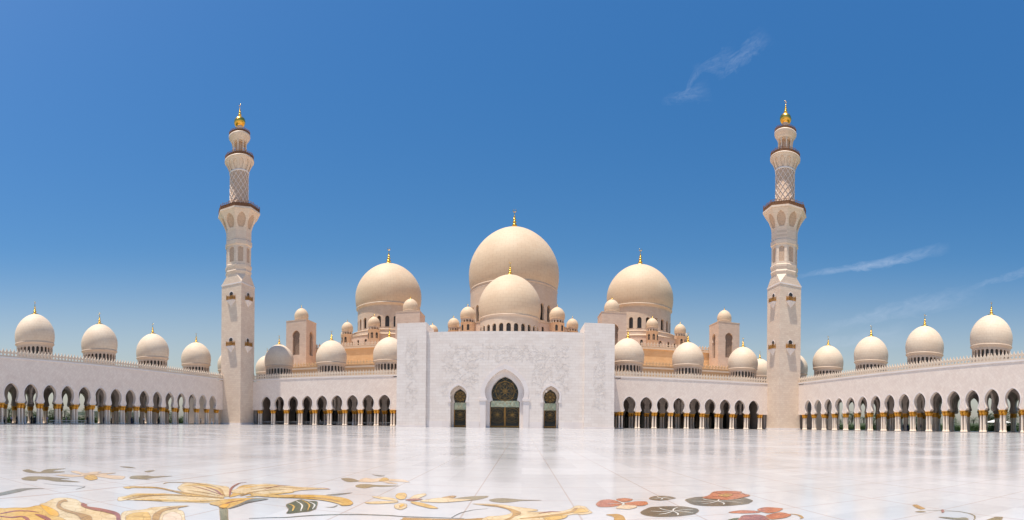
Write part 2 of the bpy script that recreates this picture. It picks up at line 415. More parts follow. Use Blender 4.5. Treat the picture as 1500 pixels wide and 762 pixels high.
def smooth_prof(pts, sub=3):
    """Catmull-Rom through a list of (a, b)"""
    P = [pts[0]] + list(pts) + [pts[-1]]; out = []
    for i in range(1, len(P) - 2):
        for k in range(sub):
            t = k / sub; r = []
            for c in (0, 1):
                p0, p1, p2, p3 = P[i - 1][c], P[i][c], P[i + 1][c], P[i + 2][c]
                r.append(0.5 * (2 * p1 + (p2 - p0) * t + (2 * p0 - 5 * p1 + 4 * p2 - p3) * t * t + (3 * p1 - p0 - 3 * p2 + p3) * t ** 3))
            out.append(tuple(r))
    out.append(pts[-1]); return out

ARCH = [(4.7, 1.80), (4.85, 1.70), (5.0, 1.52), (5.2, 1.36)] + smooth_prof([(5.2, 1.36), (5.6, 1.50), (6.2, 1.70), (6.85, 1.77), (7.5, 1.68), (8.1, 1.38), (8.55, 0.97), (8.85, 0.56), (9.07, 0.0)], 2)[1:]
def keyhole(z0, h, w, neck=0.42):
    """window profile: straight sides, small neck, horseshoe head"""
    zn = z0 + h * (1 - neck)
    hh = z0 + h - zn
    return [(z0, w * 0.92), (zn - 0.02 * h, w * 0.92), (zn, w * 0.80), (zn + hh * 0.2, w * 0.93), (zn + hh * 0.4, w), (zn + hh * 0.6, w * 0.9), (zn + hh * 0.8, w * 0.6), (zn + hh * 0.93, w * 0.27), (z0 + h, 0)]
def roundwin(z0, h, w):
    return [(z0, w), (z0 + h - w * 1.1, w)] + [(z0 + h - w * 1.1 + w * 1.1 * sin(a), w * cos(a)) for a in (pi / 8, pi / 4, 3 * pi / 8)] + [(z0 + h, 0)]

MERLON = [(-0.20, 0), (0.20, 0), (0.13, 0.22), (0.30, 0.45), (0.33, 0.62), (0.20, 0.82), (0.07, 0.98), (0, 1.28), (-0.07, 0.98), (-0.20, 0.82), (-0.33, 0.62), (-0.30, 0.45), (-0.13, 0.22)]
def merlons(mb, mp, u0, u1, z, pitch=0.982, th=0.22, sc=1.0):
    n = max(1, round((u1 - u0) / pitch)); p = (u1 - u0) / n
    for k in range(n):
        uc = u0 + (k + 0.5) * p
        mb.prism([(uc + a * sc, z + b * sc) for a, b in MERLON], mp, 0, th)
    mb.box(u0, u1, -0.02, th + 0.02, z - 0.28, z + 0.05, mp)
    # pierced course tying the merlons together
    mb.box(u0, u1, 0.06, th - 0.06, z + 0.42 * sc, z + 0.56 * sc, mp)

# ------------------------------------------------------------------ domes
def dome_prof(R, H, z=0.0, base=0.955, tip=0.012):
    P = [(0, base), (0.1, 0.985), (0.24, 1.0), (0.38, 0.985), (0.52, 0.925), (0.65, 0.825), (0.76, 0.70), (0.855, 0.545), (0.925, 0.385), (0.972, 0.225), (0.993, 0.10), (1.0, tip)]
    return [(max(r, 0.003) * R, z + h * H) for h, r in smooth_prof(P, 3)]
def finial_mesh(h, crescent=True, foot=0.28):
    mb = MB(); k = h * 1.0; WF = 1.3
    mb.lathe([(r_ * WF, z_) for r_, z_ in [(foot * k / WF, -0.05 * k), (foot * 0.79 * k, 0.012 * k), (min(foot, 0.12) * k, 0.05 * k), (0.05 * k, 0.09 * k), (0.085 * k, 0.14 * k), (0.10 * k, 0.18 * k), (0.085 * k, 0.22 * k), (0.035 * k, 0.26 * k),
              (0.065 * k, 0.31 * k), (0.075 * k, 0.34 * k), (0.06 * k, 0.38 * k), (0.025 * k, 0.41 * k), (0.05 * k, 0.45 * k), (0.058 * k, 0.48 * k), (0.045 * k, 0.51 * k),
              (0.02 * k, 0.54 * k), (0.035 * k, 0.575 * k), (0.04 * k, 0.60 * k), (0.014 * k, 0.65 * k), (0.01 * k, 0.82 * k if crescent else 1.0 * k)]], 12)
    if crescent:
        c = 0.90 * k; pts = []; rr = []
        for i in range(15):
            a = radians(-240 + 300 * i / 14); pts.append((0.075 * k * cos(a), 0, c + 0.075 * k * sin(a))); rr.append(0.006 * k + 0.014 * k * sin(pi * i / 14))
        mb.tube(pts, rr, 6)
    return mb.mesh('finial')
DOME_CACHE = {}
def dome_unit(kind, R, H, drum_h, nwin, win_h, win_w, fin_h, drum_r, mat='dome', rim=0.25, segs=48, sill=0.3, crescent=True, keyh=False):
    """meshes with z = 0 at the springing line of the dome; the drum hangs below"""
    mb = MB(); mb.lathe(dome_prof(R, H), segs, cap=False)
    rm = MB()
    b = R * 0.955
    rm.lathe([(drum_r + 0.02, -rim * 2.6), (drum_r + 0.1 * rim, -rim * 2.2), ((drum_r + b) / 2, -rim * 1.5), (b + rim * 0.35, -rim * 0.9), (b + rim * 0.55, -rim * 0.5), (b + rim * 0.3, 0), (b - 0.2, rim * 0.05)], segs, cap=False)
    dr = MB(); z1 = -rim * 2.4; z0 = -drum_h
    mp = lambda u, t, z: ((drum_r - t) * sin(u), -(drum_r - t) * cos(u), z)
    d = 2 * pi / nwin
    zt = z0 + sill
    pr = (keyhole if keyh else roundwin)(zt, win_h, win_w / drum_r)if keyh else None
    base = roundwin(zt, win_h, win_w)
    pr = [(z, w / drum_r) for z, w in (keyhole(zt, win_h, win_w) if keyh else base)]
    arch_bays(dr, mp, nwin, d, pr, z0, z1, drum_r * 0.045 + 0.12, u0=-d / 2, ends=False)
    gl = MB(); gl.lathe([(drum_r * 0.945 - 0.14, z0 + 0.01), (drum_r * 0.945 - 0.14, z1 - 0.01)], segs, cap=False)
    DOME_CACHE[kind] = (mb.mesh('dome'), mat, rm.mesh('rim'), dr.mesh('drum'), gl.mesh('window'), finial_mesh(fin_h, crescent), H)
def place_dome(kind, parent, loc, name='dome', part_of_dome=True):
    dm, mat, rm, dr, gl, fi, H = DOME_CACHE[kind]
    px = parent.matrix_local.translation if parent else (0, 0, 0)
    l = (loc[0] - parent.location.x, loc[1] - parent.location.y, loc[2] - parent.location.z)
    o = put(name, dm, mat, parent, l)
    put('rim', rm, 'drum', o); put('drum', dr, 'drum', o); put('window', gl, 'window', o)
    put('finial', fi, 'gold', o, (0, 0, H - 0.02))
    return o
dome_unit('arcade', 5.05, 7.5, 4.6, 26, 1.9, 0.36, 3.3, 4.55, 'dome_white', 0.34, 48, 1.5)
dome_unit('main', 21.1, 29.6, 18.5, 28, 7.3, 1.2, 9.6, 20.3, 'dome', 0.7, 96, 2.0)
dome_unit('side', 15.75, 21.6, 12.2, 24, 5.0, 0.95, 8.2, 14.6, 'dome', 0.6, 80, 1.0)
dome_unit('front', 10.4, 15.0, 8.5, 26, 4.4, 0.72, 4.9, 9.9, 'dome', 0.45, 64, 1.2)
dome_unit('turret_large', 3.3, 4.9, 2.2, 14, 1.0, 0.34, 1.9, 2.95, 'dome', 0.18, 32, 0.2, False)
dome_unit('turret_small', 2.65, 4.1, 1.9, 12, 0.85, 0.30, 1.6, 2.4, 'dome', 0.15, 32, 0.2, False)
dome_unit('tower', 2.85, 4.4, 1.3, 16, 0.4, 0.2, 1.6, 2.6, 'dome', 0.15, 32, 0.3, False)

# ------------------------------------------------------------------ ground
HW, YF, BAY = 85.6, 127.15, 4.909     # half width of the court, front arcade plane, bay width
DEP = 23.0                            # arcade depth
mb = MB(); mb.face([(-4000, -3000, -0.06), (4000, -3000, -0.06), (4000, 5000, -0.06), (-4000, 5000, -0.06)])
tag(mb.build('ground', 'ground'), kind='structure')
mb = MB(); mb.face([(-HW - 0.2, -60, 0), (HW + 0.2, -60, 0), (HW + 0.2, YF + 0.2, 0), (-HW - 0.2, YF + 0.2, 0)])
floor = tag(mb.build('courtyard_floor', 'floor'), kind='structure')
for sx in (-1, 1):
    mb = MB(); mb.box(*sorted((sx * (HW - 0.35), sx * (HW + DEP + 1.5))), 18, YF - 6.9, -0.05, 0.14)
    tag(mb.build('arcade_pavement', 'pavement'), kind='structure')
    mb = MB(); a = sorted((sx * (HW + DEP + 1.6), sx * 420)); mb.face([(a[0], -40, -0.02), (a[1], -40, -0.02), (a[1], 330, -0.02), (a[0], 330, -0.02)])
    tag(mb.build('lawn', 'grass'), kind='structure')
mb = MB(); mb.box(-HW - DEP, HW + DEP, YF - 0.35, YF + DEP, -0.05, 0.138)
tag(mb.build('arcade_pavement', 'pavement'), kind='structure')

# ------------------------------------------------------------------ arcades
def column_meshes():
    sh = MB()
    sh.lathe([(0.36, 0.14), (0.36, 0.30), (0.31, 0.36), (0.30, 0.46), (0.235, 0.54), (0.225, 0.62), (0.215, 2.2), (0.20, 3.62)], 14)
    cp = MB()
    cp.lathe([(0.20, 3.60), (0.235, 3.66), (0.21, 3.72), (0.24, 3.85), (0.34, 4.10), (0.40, 4.36), (0.37, 4.44), (0.33, 4.50)], 14)
    for k in range(8):
        a = 2 * pi * k / 8
        cp.tube([(0.22 * cos(a), 0.22 * sin(a), 3.8), (0.33 * cos(a), 0.33 * sin(a), 4.05), (0.43 * cos(a), 0.43 * sin(a), 4.32), (0.47 * cos(a), 0.47 * sin(a), 4.22)], [0.05, 0.06, 0.05, 0.02], 5)
    cp.box(-0.40, 0.40, -0.40, 0.40, 4.50, 4.697)
    return sh.mesh('column'), cp.mesh('capital')
COL, CAP = column_meshes()
def merge_into(mb, me, loc):
    i = len(mb.v)
    mb.v += [(v.co.x + loc[0], v.co.y + loc[1], v.co.z + loc[2]) for v in me.vertices]
    for p in me.polygons: mb.f.append(tuple(i + k for k in p.vertices)); mb.sm.append(p.use_smooth)

def arcade(root, mp, n, u_first, u0, u1, opts):
    """mp(u,t,z)->root-local; n bays whose first pier line is at u_first; walls run from u0 to u1"""
    TH = 0.95
    # front wall with keyhole arches, plus plain margins at the ends
    mb = MB(); arch_bays(mb, mp, n, BAY, ARCH, 4.7, 14.3, TH, u_first)
    e1 = u_first + n * BAY
    for a, b in ((u0, u_first), (e1, u1)):
        if b - a > 0.05: mb.box(a, b, 0, TH, 4.7, 14.0, mp)
    wall = mb.build('arch_wall', 'diag', root)
    tr = MB()
    for k in range(n): arch_trim(tr, mp, u_first + (k + 0.5) * BAY, ARCH, 0.22, 0.05)
    tr.build('arch_trim', 'trim', wall)
    co = MB(); co.box(u0, u1, -0.10, TH, 14.303, 14.64, mp)
    co.build('cornice', 'trim', root)
    me = MB(); merlons(me, mp, u0, u1, 14.93, 0.89, 0.22, 1.22); me.build('parapet', 'merlon', root)
    # inner rows
    rows = [8.2] + ([DEP - 1.3] if opts.get('open_back') else [])
    inn = MB()
    for t0 in rows:
        mpt = lambda u, t, z, t0=t0: mp(u, t + t0, z)
        arch_bays(inn, mpt, n, BAY, ARCH, 4.7, 10.6, 0.9, u_first)
    # cross walls with arches between the rows
    for k in range(1, n + 1, 4):
        uc = u_first + k * BAY
        for ta, tb in ((0.95, 8.2), (9.1, DEP - 1.3)):
            w = tb - ta; m_ = 2 if w < 9 else 3
            mpc = lambda u, t, z, uc=uc, ta=ta: mp(uc - 0.3 + t, ta + u, z)
            sc = (w / m_ / 2 - 0.35) / 1.72
            arch_bays(inn, mpc, m_, w / m_, [(z, ww * sc) for z, ww in ARCH], 4.7, 10.6, 0.6, 0)
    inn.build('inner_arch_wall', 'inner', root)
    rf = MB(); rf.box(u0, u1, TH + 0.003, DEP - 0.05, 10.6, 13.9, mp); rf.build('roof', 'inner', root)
    # columns: the pair on the court side of every pier, the rest as one mass
    rest_s, rest_c = MB(), MB()
    for k in range(n + 1):
        uc = u_first + k * BAY
        for du in (-0.40, 0.40):
            if uc + du < u0 or uc + du > u1: continue
            c = put('column', COL, 'column', root, mp(uc + du, 0.25, 0)); put('capital', CAP, 'capital', c)
            x = mp(uc + du, TH - 0.25, 0); merge_into(rest_s, COL, x); merge_into(rest_c, CAP, x)
            for t0 in rows:
                for tt in (0.2, 0.7):
                    x = mp(uc + du, t0 + tt, 0); merge_into(rest_s, COL, x); merge_into(rest_c, CAP, x)
    r = rest_s.build('inner_columns', 'column', root); r['kind'] = 'stuff'
    r = rest_c.build('inner_capitals', 'capital', r); r['kind'] = 'stuff'

G_ARC = None
for sx, name in ((-1, 'left'), (1, 'right')):
    # side arcade: u runs from the minaret towards the camera
    lab = ('long white arcade down the left side of the courtyard, people walking under its arches' if sx < 0 else
           'long white arcade down the right side of the courtyard, palms behind its arches')
    root = thing('side_arcade', lab, 'arcade', (sx * HW, 120.0, 0))
    ufirst = 120.0 - (114.75 + BAY / 2)
    mp = (lambda u, t, z, sx=sx: (sx * t, -u, z))
    arcade(root, mp, 18, ufirst, 0.0, 96.0, {'open_back': True})
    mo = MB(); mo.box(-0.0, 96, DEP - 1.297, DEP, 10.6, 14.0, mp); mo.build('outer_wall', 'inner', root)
    for k in range(4):
        y = 120.05 - 20.55 * k
        place_dome('arcade', root, (sx * (HW + 11.5), y, 20.15))
    # front arcade
    lab = ('white front arcade between the entrance block and the left minaret, dark keyhole arches' if sx < 0 else
           'white front arcade between the entrance block and the right minaret, dark keyhole arches')
    root = thing('front_arcade', lab, 'arcade', (sx * 78.8, YF, 0))
    xs = 78.8                      # u grows from the minaret to the portal
    mp = (lambda u, t, z, sx=sx: (-sx * u, t, z))
    uf = xs - (34.37 + 8.5 * BAY)
    arcade(root, mp, 9, uf, 0.0, xs - 27.9, {})
    bk = MB(); bk.box(-0.2, xs - 20, DEP - 0.5, DEP, 0.13, 14.0, mp)
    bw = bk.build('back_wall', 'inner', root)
    dd = MB()
    for k in range(9): dd.prism([(uf + (k + .5) * BAY + a, b) for a, b in ((-1.3, 0.15), (1.3, 0.15), (1.3, 4.2), (0.9, 5.3), (0, 6.0), (-0.9, 5.3), (-1.3, 4.2))], mp, DEP - 0.56, DEP - 0.49)
    dd.build('door', 'glass', bw)
    for X in (36.4, 56.0, 75.6):
        place_dome('arcade', root, (sx * X, YF + 11.5, 20.15))
    # corner pavilion roof behind the minaret with its dome and the domes of the rear wing
    root = thing('corner_roof', 'flat corner roof and dome half hidden behind the %s minaret' % name, 'roof', (sx * 92, 140, 0))
    b = MB(); b.box(sx * -14.0 if sx > 0 else -17, 17 if sx > 0 else 14.0, -11.5, 60, 0.2, 14.2); b.build('wall', 'inner', root)
    place_dome('arcade', root, (sx * (HW + 11.5), 140.2, 20.15))
    place_dome('arcade', root, (sx * 100.5, 171.5, 22.2))

def carve(mb, x0, x1, z0, z1, n, seed, y, keep=lambda x, z: True):
    rr = random.Random(seed)
    for _ in range(n):
        x, z = rr.uniform(x0, x1), rr.uniform(z0, z1)
        if not keep(x, z): continue
        a = rr.uniform(0, 2 * pi); pts = []; cv = rr.uniform(-0.5, 0.5)
        for i in range(7):
            pts.append((x, z)); x += 0.38 * cos(a); z += 0.38 * sin(a); a += cv
        for i in range(6):
            (xa, za), (xb, zb) = pts[i], pts[i + 1]; l = hypot(xb - xa, zb - za); nx, nz = -(zb - za) / l * 0.05, (xb - xa) / l * 0.05
            if not (x0 < xb < x1 and z0 < zb < z1): break
            mb.face([(xa + nx, y, za + nz), (xb + nx, y, zb + nz), (xb, y - 0.03, zb), (xa, y - 0.03, za)]); mb.face([(xa - nx, y, za - nz), (xb - nx, y, zb - nz), (xb, y - 0.03, zb), (xa, y - 0.03, za)])
            if i % 2 == 0:
                s_2 = 0.30 * rr.uniform(0.6, 1.3); b_ = rr.uniform(0, 6.28)
                for q in range(5):
                    b2 = b_ + q * 2 * pi / 5; c0, c1 = cos(b2), sin(b2)
                    mb.face([(xb, y - 0.02, zb), (xb + s_2 * cos(b2 - 0.4) * 0.6, y - 0.03, zb + s_2 * sin(b2 - 0.4) * 0.6), (xb + s_2 * c0, y - 0.04, zb + s_2 * c1), (xb + s_2 * cos(b2 + 0.4) * 0.6, y - 0.03, zb + s_2 * sin(b2 + 0.4) * 0.6)])
# ------------------------------------------------------------------ entrance portal
PY = 118.0
root = thing('entrance_portal', 'big white marble entrance block with three keyhole doorways in the middle of the front', 'entrance', (0, PY, 0))
mpf = lambda u, t, z: (u, t, z)
OUT = [(0, 4.75), (6.9, 4.75), (7.0, 4.5)] + smooth_prof([(7.0, 4.5), (8.0, 4.86), (9.0, 5.0), (10.0, 4.9), (11.0, 4.52), (12.0, 3.98), (13.0, 3.12), (13.9, 2.05), (14.5, 1.12), (14.95, 0)], 2)[1:]
INN = [(0, 3.85), (6.7, 3.85), (6.95, 3.5), (7.1, 3.15)] + smooth_prof([(7.1, 3.15), (8.0, 3.38), (9.0, 3.5), (10, 3.35), (11, 2.92), (12, 2.1), (12.7, 1.28), (13.25, 0)], 2)[1:]
SID = [(0, 2.06), (6.5, 2.06), (6.75, 1.86)] + smooth_prof([(6.75, 1.86), (7.5, 2.08), (8.3, 2.16), (9.1, 2.02), (9.8, 1.58), (10.35, 0.98), (10.8, 0)], 2)[1:]
SIN = [(0, 1.62), (6.3, 1.62), (6.55, 1.35)] + smooth_prof([(6.55, 1.35), (7.3, 1.58), (8.1, 1.66), (8.9, 1.45), (9.5, 0.95), (10.1, 0)], 2)[1:]
mb = MB(); ZC = 24.6
arch_bays(mb, mpf, 1, 13.6, OUT, 0, ZC, 3.0, -6.8)
for sx in (-1, 1):
    arch_bays(mb, mpf, 1, 10.0, SID, 0, ZC, 3.0, sx * 11.8 - 5.0)
    mb.box(*sorted((sx * 16.8, sx * 27.6)), 0.0, 3.0, 0, ZC)
mb.box(-27.6, 27.6, 5.2, 24, 0, ZC)
mb.box(-27.6, 27.6, 3.003, 5.197, 15.2, ZC)
wall = mb.build('front_wall', 'portal', root)
for sx in (-1, 1):
    b = MB(); b.box(*sorted((sx * 20.2, sx * 28.0)), -0.75, 9.5, 0, 27.0)
    pb = b.build('pier_block', 'portal', root)
    b = MB(); x0 = sx * 24.1
    carve(b, x0 - 1.7, x0 + 1.7, 4.5, 22.8, 70, 21 + sx, -0.753)
    b.build('carved_panel', 'relief', pb)
    b = MB(); b.box(*sorted((sx * 20.1, sx * 28.1)), -0.85, 9.6, 0, 0.5); b.build('plinth', 'trim', pb)
    b = MB(); b.box(*sorted((sx * 14.1, sx * 20.15)), -0.08, -0.003, 0, 1.6); b.build('plinth', 'trim', root); b = MB(); b.box(*sorted((sx * 6.35, sx * 9.5)), -0.08, -0.003, 0, 1.6); b.build('plinth', 'trim', root)
# carved spandrel above the doors
b = MB()
carve(b, -16.4, 16.4, 16.8, 21.4, 120, 3, -0.003, lambda x, z: abs(x) > 1 or z > 17)
for sx in (-1, 1):
    x0, x1 = sorted((sx * 6.6, sx * 16.4))
    carve(b, x0, x1, 8.2, 16.6, 75, 5 + sx, -0.003, lambda x, z: hypot(abs(x) - 11.8, z - 8.6) > 3.2 and hypot(x, z - 9.5) > 7.2)
b.build('carved_panel', 'relief', root)
b = MB()
arch_trim(b, mpf, 0, OUT, 1.15, 0.12, 7.0)
for sx in (-1, 1):
    b.box(*sorted((sx * 4.76, sx * 6.2)), -0.14, -0.003, 0, 6.9); b.box(*sorted((sx * 4.5, sx * 6.5)), -0.30, 0.25, 6.9, 7.5)
    arch_trim(b, mpf, sx * 11.8, SID, 0.5, 0.1, 6.7)
    for s2 in (-1, 1): b.box(*sorted((sx * 11.8 + s2 * 2.0, sx * 11.8 + s2 * 2.75)), -0.16, 0.2, 6.5, 6.8)
b.build('arch_trim', 'trim', root)
# stepped inner frames
b = MB(); arch_bays(b, lambda u, t, z: (u, t + 1.3, z), 1, 10.6, INN, 0, 15.2, 0.9, -5.3)
b.build('inner_frame', 'trim', root)
def door(cx, prof, y, band, rosette, wmax):
    zt = prof[-1][0]
    g = MB(); poly = [(cx + w, z) for z, w in prof[:-1]] + [(cx, zt)] + [(cx - w, z) for z, w in prof[:-1][::-1]]
    g.prism(poly, mpf, y, y + 0.1)
    dr = g.build('door', 'glass', root)
    yb = y - 0.05
    h = MB(); w = wmax * 0.97
    h.prism([(cx - w, band[0]), (cx + w, band[0]), (cx + w * 0.98, band[1] - 0.3), (cx + w * 0.85, band[1]), (cx - w * 0.85, band[1]), (cx - w * 0.98, band[1] - 0.3)], mpf, y - 0.04, y - 0.005)
    h.build('glass_band', 'greenglass', dr)
    L = MB(); r = 0.03
    def inside(x, z):
        for (za, wa), (zb, wb) in zip(prof, prof[1:]):
            if za <= z <= zb and zb > za: return abs(x - cx) <= wa + (wb - wa) * (z - za) / (zb - za) - 0.05
        return False
    def stroke(pts, rr=r):
        run = []
        for x, z in pts:
            if inside(x, z) and z > 0.5: run.append((x, yb, z))
            else:
                if len(run) > 1: L.tube(run, rr, 4, False)
                run = []
        if len(run) > 1: L.tube(run, rr, 4, False)
    def circ(x, z, R, n=28): stroke([(x + R * cos(2 * pi * i / n), z + R * sin(2 * pi * i / n)) for i in range(n + 1)])
    cz, R = rosette
    for k in range(8):
        a = 2 * pi * k / 8; circ(cx + R * 0.52 * cos(a), cz + R * 0.52 * sin(a), R * 0.50)
        circ(cx + R * 1.0 * cos(a + pi / 8), cz + R * 1.0 * sin(a + pi / 8), R * 0.34)
    for q in (0.22, 0.98): circ(cx, cz, R * q)
    # band diamonds
    nb = max(2, int(round(wmax / 0.95))); zc = (band[0] + band[1]) / 2; hb = (band[1] - band[0]) / 2
    for k in range(-nb, nb + 1):
        x = cx + k * wmax / nb
        stroke([(x - wmax / nb, zc - hb), (x, zc + hb), (x + wmax / nb, zc - hb)]); stroke([(x - wmax / nb, zc + hb), (x, zc - hb), (x + wmax / nb, zc + hb)])
    # lower leaves with flower tracery
    for s2 in ((-1, 1) if wmax > 2.5 else (0,)):
        x = cx + s2 * wmax * 0.5; RR = min(wmax * (0.45 if s2 else 0.85), 1.75)
        for k in range(8):
            a = 2 * pi * k / 8 + pi / 8
            stroke([(x, 3.4), (x + 0.55 * RR * cos(a - 0.3), 3.4 + 0.55 * RR * sin(a - 0.3)), (x + RR * cos(a), 3.4 + RR * sin(a)), (x + 0.55 * RR * cos(a + 0.3), 3.4 + 0.55 * RR * sin(a + 0.3)), (x, 3.4)])
        circ(x, 3.4, RR); circ(x, 3.4, RR * 1.25)
    L.build('tracery', 'tracery', dr)
    F = MB(); e = 0.09
    F.box(cx - wmax, cx + wmax, y - 0.12, y + 0.02, 0.14, 0.5); 
    for x in ((cx - wmax + e, cx - 0.1, cx + 0.1, cx + wmax - e) if wmax > 2.5 else (cx - wmax + e, cx + wmax - e)):
        F.box(x - e, x + e, y - 0.14, y + 0.02, 0.5, band[0])
    F.build('door_frame', 'goldrail', dr)
door(0, INN, 3.6, (5.4, 7.05), (9.6, 2.6), 3.85)
for sx in (-1, 1): door(sx * 11.8, SIN, 3.6, (4.65, 6.5), (8.1, 1.2), 1.62)
b = MB()
for sx in (-1, 1): arch_bays(b, lambda u, t, z: (u, t + 3.003, z), 1, 9.6, SIN, 0, 15.2, 0.5, sx * 11.8 - 4.8)
arch_bays(b, lambda u, t, z: (u, t + 3.003, z), 1, 12.6, INN, 0, 15.2, 0.5, -6.3)
b.build('rear_frame', 'portal', root)
b = MB(); merlons(b, lambda u, t, z: (u, t + 8, z), -20, 20, 24.85, 0.982, 0.22, 0.8); b.build('parapet', 'merlon', root)

# ------------------------------------------------------------------ minarets
def oct_map(rf, flat=True):
    def mp(u, t, z):
        k = math.floor(u / (pi / 4)); f = (u - k * pi / 4) / (pi / 4)
        r = rf(z) - t
        a0, a1 = k * pi / 4 + pi / 8, (k + 1) * pi / 4 + pi / 8
        R = r / cos(pi / 8)
        return (R * (cos(a0) * (1 - f) + cos(a1) * f), R * (sin(a0) * (1 - f) + sin(a1) * f), z)
    return mp
def octring(mb, prof, n=8):
    mb.lathe([(r / cos(pi / n), z) for r, z in prof], n, smooth=False, a0=pi / n)
def railing(mb, r, z, h, n, seg=8):
    a0 = pi / seg; pts = []
    RR = r / cos(pi / seg) if seg == 8 else r
    ring = [(RR * cos(a0 + 2 * pi * k / seg), RR * sin(a0 + 2 * pi * k / seg)) for k in range(seg)]
    def at(t):
        t = (t % 1) * seg; i = int(t) % seg; f = t - int(t); a, b = ring[i], ring[(i + 1) % seg]
        return (a[0] + (b[0] - a[0]) * f, a[1] + (b[1] - a[1]) * f)
    for i in range(n):
        x, y = at(i / n); x2, y2 = at((i + 0.5) / n); x3, y3 = at((i + 1) / n)
        hh = h * (1.25 if i % 3 == 0 else 1.0)
        mb.tube([(x, y, z), (x, y, z + hh)], 0.07 if i % 3 == 0 else 0.045, 4, False)
        mb.tube([(x, y, z + 0.1 * h), (x2, y2, z + 0.9 * h), (x3, y3, z + 0.1 * h)], 0.035, 4, False)
        mb.tube([(x, y, z + 0.9 * h), (x2, y2, z + 0.1 * h), (x3, y3, z + 0.9 * h)], 0.035, 4, False)
    mb.grid([[(*[q * k_ for q in p_], z_) for p_ in ring] for z_, k_ in ((z, 0.985), (z + 0.72 * h, 0.985))], False)
    for zz in (z + 0.12, z + h):
        mb.tube([(*ring[k % seg], zz) for k in range(seg + 1)], 0.07, 4, False)

